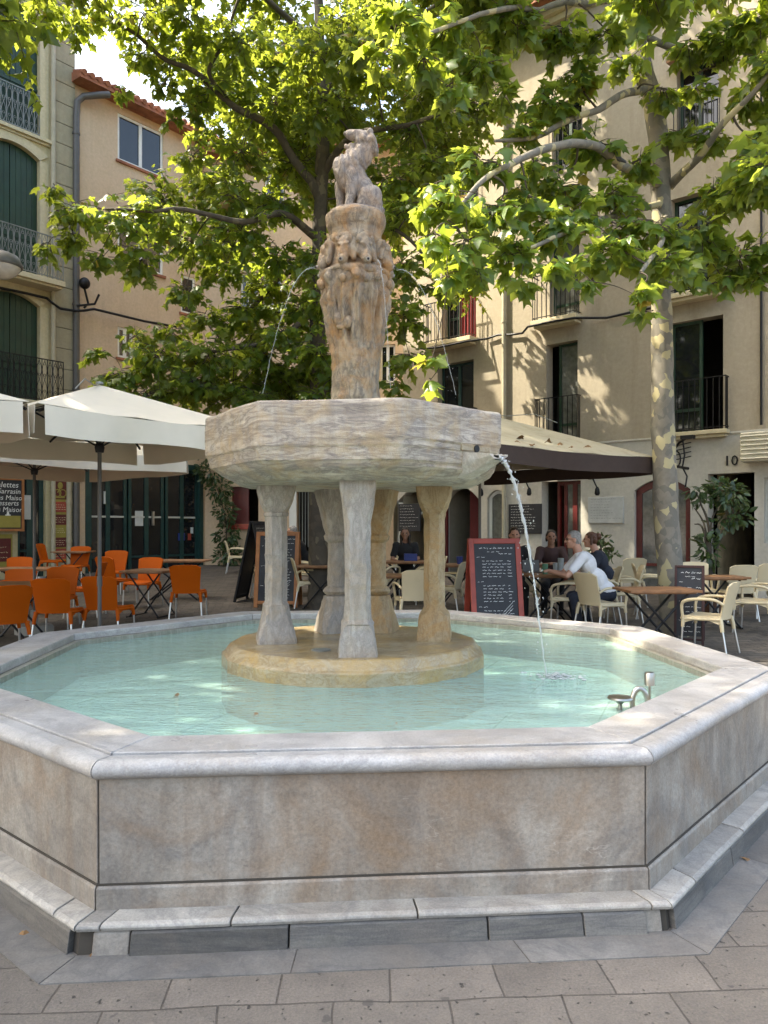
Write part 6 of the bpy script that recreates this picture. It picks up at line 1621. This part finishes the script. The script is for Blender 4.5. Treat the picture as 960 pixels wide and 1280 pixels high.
# ------------------------------------------------------------------ standing boards
def a_board(label, loc, rz, w, h, frame, tilt, seed, lines, fw=.07, group=None):
    t = thing('menu_board', label, 'menu board', loc, rz, group)
    def leaf(sgn, name, write):
        rot = Matrix.Rotation(R(-sgn*tilt), 4, 'X')
        def xf(mb, off=0.0):
            v2 = []
            for v in mb.v:
                q = rot @ Vector((v[0], v[1], v[2]-h)); v2.append((q.x, q.y, q.z+h*math.cos(R(tilt))))
            mb.v = v2; return mb
        f = MB(); y0, y1 = (-.035, .0) if sgn > 0 else (.0, .035)
        f.box((-w/2,y0,0),(-w/2+fw,y1,h)); f.box((w/2-fw,y0,0),(w/2,y1,h)); f.box((-w/2+fw,y0,h-fw),(w/2-fw,y1,h)); f.box((-w/2+fw,y0,.06),(w/2-fw,y1,.06+fw*.8))
        fo = xf(f).part(name, frame, t, None, .004)
        b = MB(); b.box((-w/2+fw,y0*.5-.004,.115),(w/2-fw,y0*.5+.008,h-fw)) if sgn > 0 else b.box((-w/2+fw,.010,.115),(w/2-fw,.022,h-fw))
        bo = xf(b).part('blackboard', 'board', fo)
        if write:
            rr = random.Random(seed); s = MB(); yy = y0*.5-.0065; top = h-fw-.06; W = w/2-fw-.02
            scribble(s, -W*.8, W*.9, top, .016, yy, rr, .0035); scribble(s, -W*.4, W*.3, top-.05, .008, yy, rr); scribble(s, W*.2, W*.9, top-.075, .010, yy, rr, .003)
            z = top-.13; k = 0; dz = (top-.30)/lines
            while z > .16:
                if k in (0, lines//3+1, lines*2//3+2): scribble(s, -W*.95, -W*.65, z+.01, .010, yy, rr)
                elif k not in (lines//3, lines*2//3+1):
                    scribble(s, -W*.68, rr.uniform(W*.1, W*.55), z, .0085, yy, rr, .0027); scribble(s, W*.62, W*.80, z, .009, yy, rr, .0027)
                z -= dz; k += 1
            for q in range(3): s.add([(W*.30,yy,.27+q*.04),(W*.80,yy,.40+q*.04),(W*.80,yy,.406+q*.04),(W*.30,yy,.276+q*.04)], [(0,1,2,3)])
            xf(s).part('chalk_writing', 'chalk', bo)
    leaf(1, 'front_panel', True); leaf(-1, 'rear_panel', False)
    return t
Y = 10.2; p = px(617, 760, Y); p.z = gz(Y)
a_board('red framed blackboard menu standing behind the pool rim left of the falling water', p, R(7), .70, 1.33, 'frame_red', 11, 12, 22)
Y = 13.4; p = px(348, 740, Y); p.z = gz(Y)
a_board('orange-red framed menu board behind the leftmost stone column', p, R(-4), .76, 1.32, 'frame_wood', 10, 14, 18)
Y = 14.2; p = px(322, 745, Y); p.z = gz(Y)
a_board('dark board leaning behind the orange-red framed one, seen edge on', p, R(80), .7, 1.5, 'cloth_black', 12, 15, 10)
Y = 9.75; p = px(862, 800, Y); p.z = gz(Y)
a_board('small dark menu board with wooden frame leaning beside the mottled trunk', p, R(-24), .35, 1.0, 'cloth_brown', 12, 16, 10, .03)

# ------------------------------------------------------------------ people
def person(label, loc, rz, lean=.30, shirt='cloth_white', hair='hair_grey', skin='skin', style='short', trousers='cloth_navy', glasses=False, vox=.008, turn=0.0, nod=0.0, hands='clasp', long_sleeve=False, scale=1.0):
    """seated figure facing local +Y, seat under the origin"""
    t = thing('person', label, 'person', loc, rz)
    V = Vector; b = MB()
    pel = V((0,.0,.55)); wst = V((0,lean*.28,.74)); che = V((0,lean*.72,.96)); nck = V((0,lean*1.0,1.11)); hd = V((0,lean*1.0+.075,1.275))
    sh = [V((s*.175,lean*.9,1.055)) for s in (-1,1)]
    if hands == 'clasp':
        el = [V((s*.25,lean*.9+.22,.80)) for s in (-1,1)]; wr = [V((s*.055,lean*.9+.40,.845)) for s in (-1,1)]
    else:
        el = [V((s*.24,lean*.9+.08,.80)) for s in (-1,1)]; wr = [V((s*.14,lean*.9+.32,.77)) for s in (-1,1)]
    kn = [V((s*.12,.44,.50)) for s in (-1,1)]; an = [V((s*.13,.36,.09)) for s in (-1,1)]
    RX = Matrix.Rotation(-math.atan2(lean*.9, .5)*.8, 3, 'X')
    # body
    b.ell(pel, (.165,.13,.12)); b.ell(wst, (.14,.105,.16), RX); b.ell(che, (.172,.115,.17), RX); b.cap(nck-V((0,.02,.06)), hd-V((0,.04,.06)), .062, .052)
    for i in (0,1):
        b.cap(sh[i], el[i], .055, .040); b.cap(el[i], wr[i], .040, .026); b.cap(sh[i]*.55+che*.45, sh[i], .075, .062)
        b.cap(V((pel.x+(-1,1)[i]*.085, .03, .53)), kn[i], .085, .058); b.cap(kn[i], an[i], .055, .036); b.cap(an[i]-V((0,.03,.03)), an[i]+V((0,.17,-.05)), .036, .03)
    # hands: palm, four bent fingers, thumb
    for i in (0,1):
        s = (-1,1)[i]; d = (wr[i]-el[i]).normalized(); up = V((0,0,1)); sd = d.cross(up).normalized(); nrm = sd.cross(d)
        pm = wr[i]+d*.05; b.cap(wr[i], pm, .026, .028); b.ell(pm+d*.015, (.034,.034,.022))
        for k in range(4):
            o = pm+d*.035+sd*(.024-.016*k); ln = (.030,.036,.034,.027)[k]; m1 = o+d*ln-nrm*.006; b.cap(o, m1, .0095, .0085); b.cap(m1, m1+d*ln*.4-nrm*ln*.8, .0085, .007)
        th = wr[i]+d*.02+sd*s*-.028; b.cap(th, th+d*.03+sd*s*-.018-nrm*.004, .012, .010); b.cap(th+d*.03+sd*s*-.018-nrm*.004, th+d*.055+sd*s*-.010-nrm*.012, .010, .008)
    # head
    RH = Matrix.Rotation(turn, 3, 'Z') @ Matrix.Rotation(-nod, 3, 'X')
    H = lambda x, y, z: hd + RH @ V((x, y, z))
    b.ell(H(0,-.012,.03), (.076,.094,.088), RH); b.ell(H(0,.018,-.03), (.060,.070,.085), RH); b.cap(H(0,.055,-.085), H(0,.03,-.075), .030, .045)
    b.cap(H(0,.086,.015), H(0,.108,-.022), .011, .016); b.cap(H(-.022,.078,-.058), H(.022,.078,-.058), .012, .012); b.cap(H(-.04,.068,.035), H(.04,.068,.035), .016, .016)
    for s in (-1,1): b.ell(H(s*.077,-.005,-.005), (.012,.022,.034), RH); b.ell(H(s*.034,.070,-.02), (.022,.018,.02), RH)
    body = link('body', organic('body', b, vox, 3), skin, t)
    e = MB()
    for s in (-1,1): e.ell(H(s*.030,.0835,.012), (.013,.008,.008), RH, 10, 6)
    e.part('eyes', 'eye', t, 60)
    # hair
    h = MB(); h.ell(H(0,-.022,.045), (.084,.094,.086), RH)
    h.ell(H(0,-.055,.005), (.078,.062,.085), RH)
    if style == 'short': pass
    else:
        for s in (-1,1): h.cap(H(s*.07,-.01,.03), H(s*.078,-.015,-.06), .024, .018)
    if style == 'long':
        for s in (-1,1): h.cap(H(s*.072,-.02,-.03), H(s*.085,-.02,-.19), .034, .022)
        h.cap(H(0,-.07,0), H(0,-.075,-.2), .07, .05)
    if style == 'bun': h.ell(H(0,-.125,.055), (.055,.05,.055)); h.cap(H(0,-.09,.04), H(0,-.12,.05), .05, .04)
    # keep the face clear
    cut = []
    hm = organic('hair', h, .008, 2)
    for v in hm.vertices:
        q = RH.inverted() @ (v.co-hd)
        if q.y > .042 and q.z < .075: v.co += RH @ V((0, -(q.y-.042), 0))
        v.co += V((mnoise.noise(v.co*45), mnoise.noise(v.co*45+V((3,1,2))), mnoise.noise(v.co*45+V((7,5,2)))))*.006
    link('hair', hm, hair, t)
    if glasses:
        g = MB()
        for s in (-1,1): g.tube([H(s*.032+.022*math.cos(R(q)), .094, .012+.017*math.sin(R(q))) for q in range(0,361,30)], .0025, 5, False); g.tube([H(s*.054,.094,.016), H(s*.08,.0,.012)], .0022, 5)
        g.tube([H(-.010,.095,.014), H(.010,.095,.014)], .0025, 5); g.part('glasses', 'iron', t, 60)
    # clothes
    c = MB(); e_ = .014
    c.ell(pel+V((0,.01,.05)), (.165+e_,.13+e_,.12)); c.ell(wst, (.145+e_,.112+e_,.17), RX); c.ell(che, (.172+e_,.118+e_,.172), RX); c.cap(nck-V((0,.02,.07)), nck-V((0,.012,.03)), .085, .068)
    for i in (0,1):
        c.cap(sh[i]*.55+che*.45, sh[i], .085, .074); endp = el[i] if long_sleeve else sh[i].lerp(el[i], .68); c.cap(sh[i], endp, .070, .062 if not long_sleeve else .054)
        if long_sleeve: c.cap(el[i], wr[i].lerp(el[i], .12), .052, .036)
    cm = organic('shirt', c, vox, 3)
    NR = [v.normal.copy() for v in cm.vertices]
    for v, nv in zip(cm.vertices, NR):
        q = v.co.copy(); f = .5+.5*math.sin((q.z-.6)*26+q.y*16+3*mnoise.noise(q*5)); v.co = q + nv*(.006*mnoise.noise(q*9)+.004*(f-.5))
    link('shirt', cm, shirt, t)
    c = MB(); c.ell(pel-V((0,0,.01)), (.165+e_,.135+e_,.125))
    for i in (0,1): c.cap(V(((-1,1)[i]*.085, .03, .53)), kn[i], .098, .072); c.cap(kn[i], an[i]+V((0,0,.02)), .068, .055)
    link('trousers', organic('trousers', c, vox*1.3, 3), trousers, t)
    c = MB()
    for i in (0,1): c.cap(an[i]-V((0,.04,.035)), an[i]+V((0,.17,-.045)), .044, .038)
    link('shoes', organic('shoes', c, vox*1.3, 2), 'cloth_black', t)
    t.scale = (scale,)*3
    return t
def seat_at(u, Y): p = px(u, HZ, Y); p.z = gz(Y)-.045; return p
person('man in white t-shirt with grey hair and glasses leaning on the table with clasped hands', seat_at(757, 10.75), R(84), .36, 'cloth_white', 'hair_grey', 'skin', 'short', 'cloth_navy', True, .007, R(4), R(2), scale=1.03)
person('woman in dark brown top with dark hair seated before the red cafe door', seat_at(688, 12.9), R(172), .12, 'cloth_brown', 'hair_dark', 'skin2', 'bob', 'cloth_black', False, .010)
person('person with brown hair in a bun sitting just behind the man in white', seat_at(764, 11.7), R(80), .24, 'cloth_navy', 'hair_brown', 'skin', 'bun', 'cloth_navy', False, .010, hands='lap')
person('dark-haired person peeking over the red framed menu board', seat_at(642, 12.3), R(176), .05, 'cloth_black', 'hair_dark', 'skin', 'bob', 'cloth_black', False, .010, hands='lap', scale=1.04)
person('long-haired woman in black top seated under the hanging blackboard in the arch', seat_at(507, 14.6), R(176), .10, 'cloth_black', 'hair_dark', 'skin2', 'long', 'cloth_black', False, .011, hands='lap')
person('person in black hunched at the table between the two left stone columns', seat_at(388, 15.6), R(100), .30, 'cloth_black', 'hair_grey', 'skin', 'short', 'cloth_black', False, .011, long_sleeve=True)

# ------------------------------------------------------------------ light
EL, SH = 52.0, Vector((-.98, .12))
SH.normalize(); S = Vector((SH.x*math.cos(R(EL)), SH.y*math.cos(R(EL)), math.sin(R(EL))))
w = bpy.data.worlds.new('World'); sc.world = w; w.use_nodes = True
nt = w.node_tree; sky = nt.nodes.new('ShaderNodeTexSky'); sky.sky_type = 'NISHITA'; sky.sun_disc = False
sky.sun_elevation = R(EL); sky.sun_rotation = math.atan2(S.x, S.y); sky.air_density = 1.0; sky.dust_density = 6.0; sky.ozone_density = 1.0
bg = nt.nodes['Background']; nt.links.new(sky.outputs[0], bg.inputs[0]); bg.inputs[1].default_value = .15
sun = bpy.data.lights.new('sun', 'SUN'); sun.energy = 2.6; sun.angle = R(.5); sun.color = (1, .93, .82)
so = bpy.data.objects.new('sun', sun); COL.objects.link(so); so.rotation_euler = (-S).to_track_quat('-Z', 'Y').to_euler(); so.location = (-20, -6, 30)
sc.view_settings.view_transform = 'Standard'; sc.view_settings.look = 'None'; sc.view_settings.gamma = 1; sc.view_settings.use_white_balance = True; sc.view_settings.white_balance_temperature = 7150; sc.view_settings.white_balance_tint = 6; sc.view_settings.use_curve_mapping = False
sc.view_settings.exposure = 2.58
sc.cycles.max_bounces = 8; sc.cycles.diffuse_bounces = 4; sc.cycles.transparent_max_bounces = 12; sc.cycles.caustics_reflective = False; sc.cycles.caustics_refractive = False
sc.cycles.use_denoising = True
sc.cycles.sample_clamp_indirect = 6
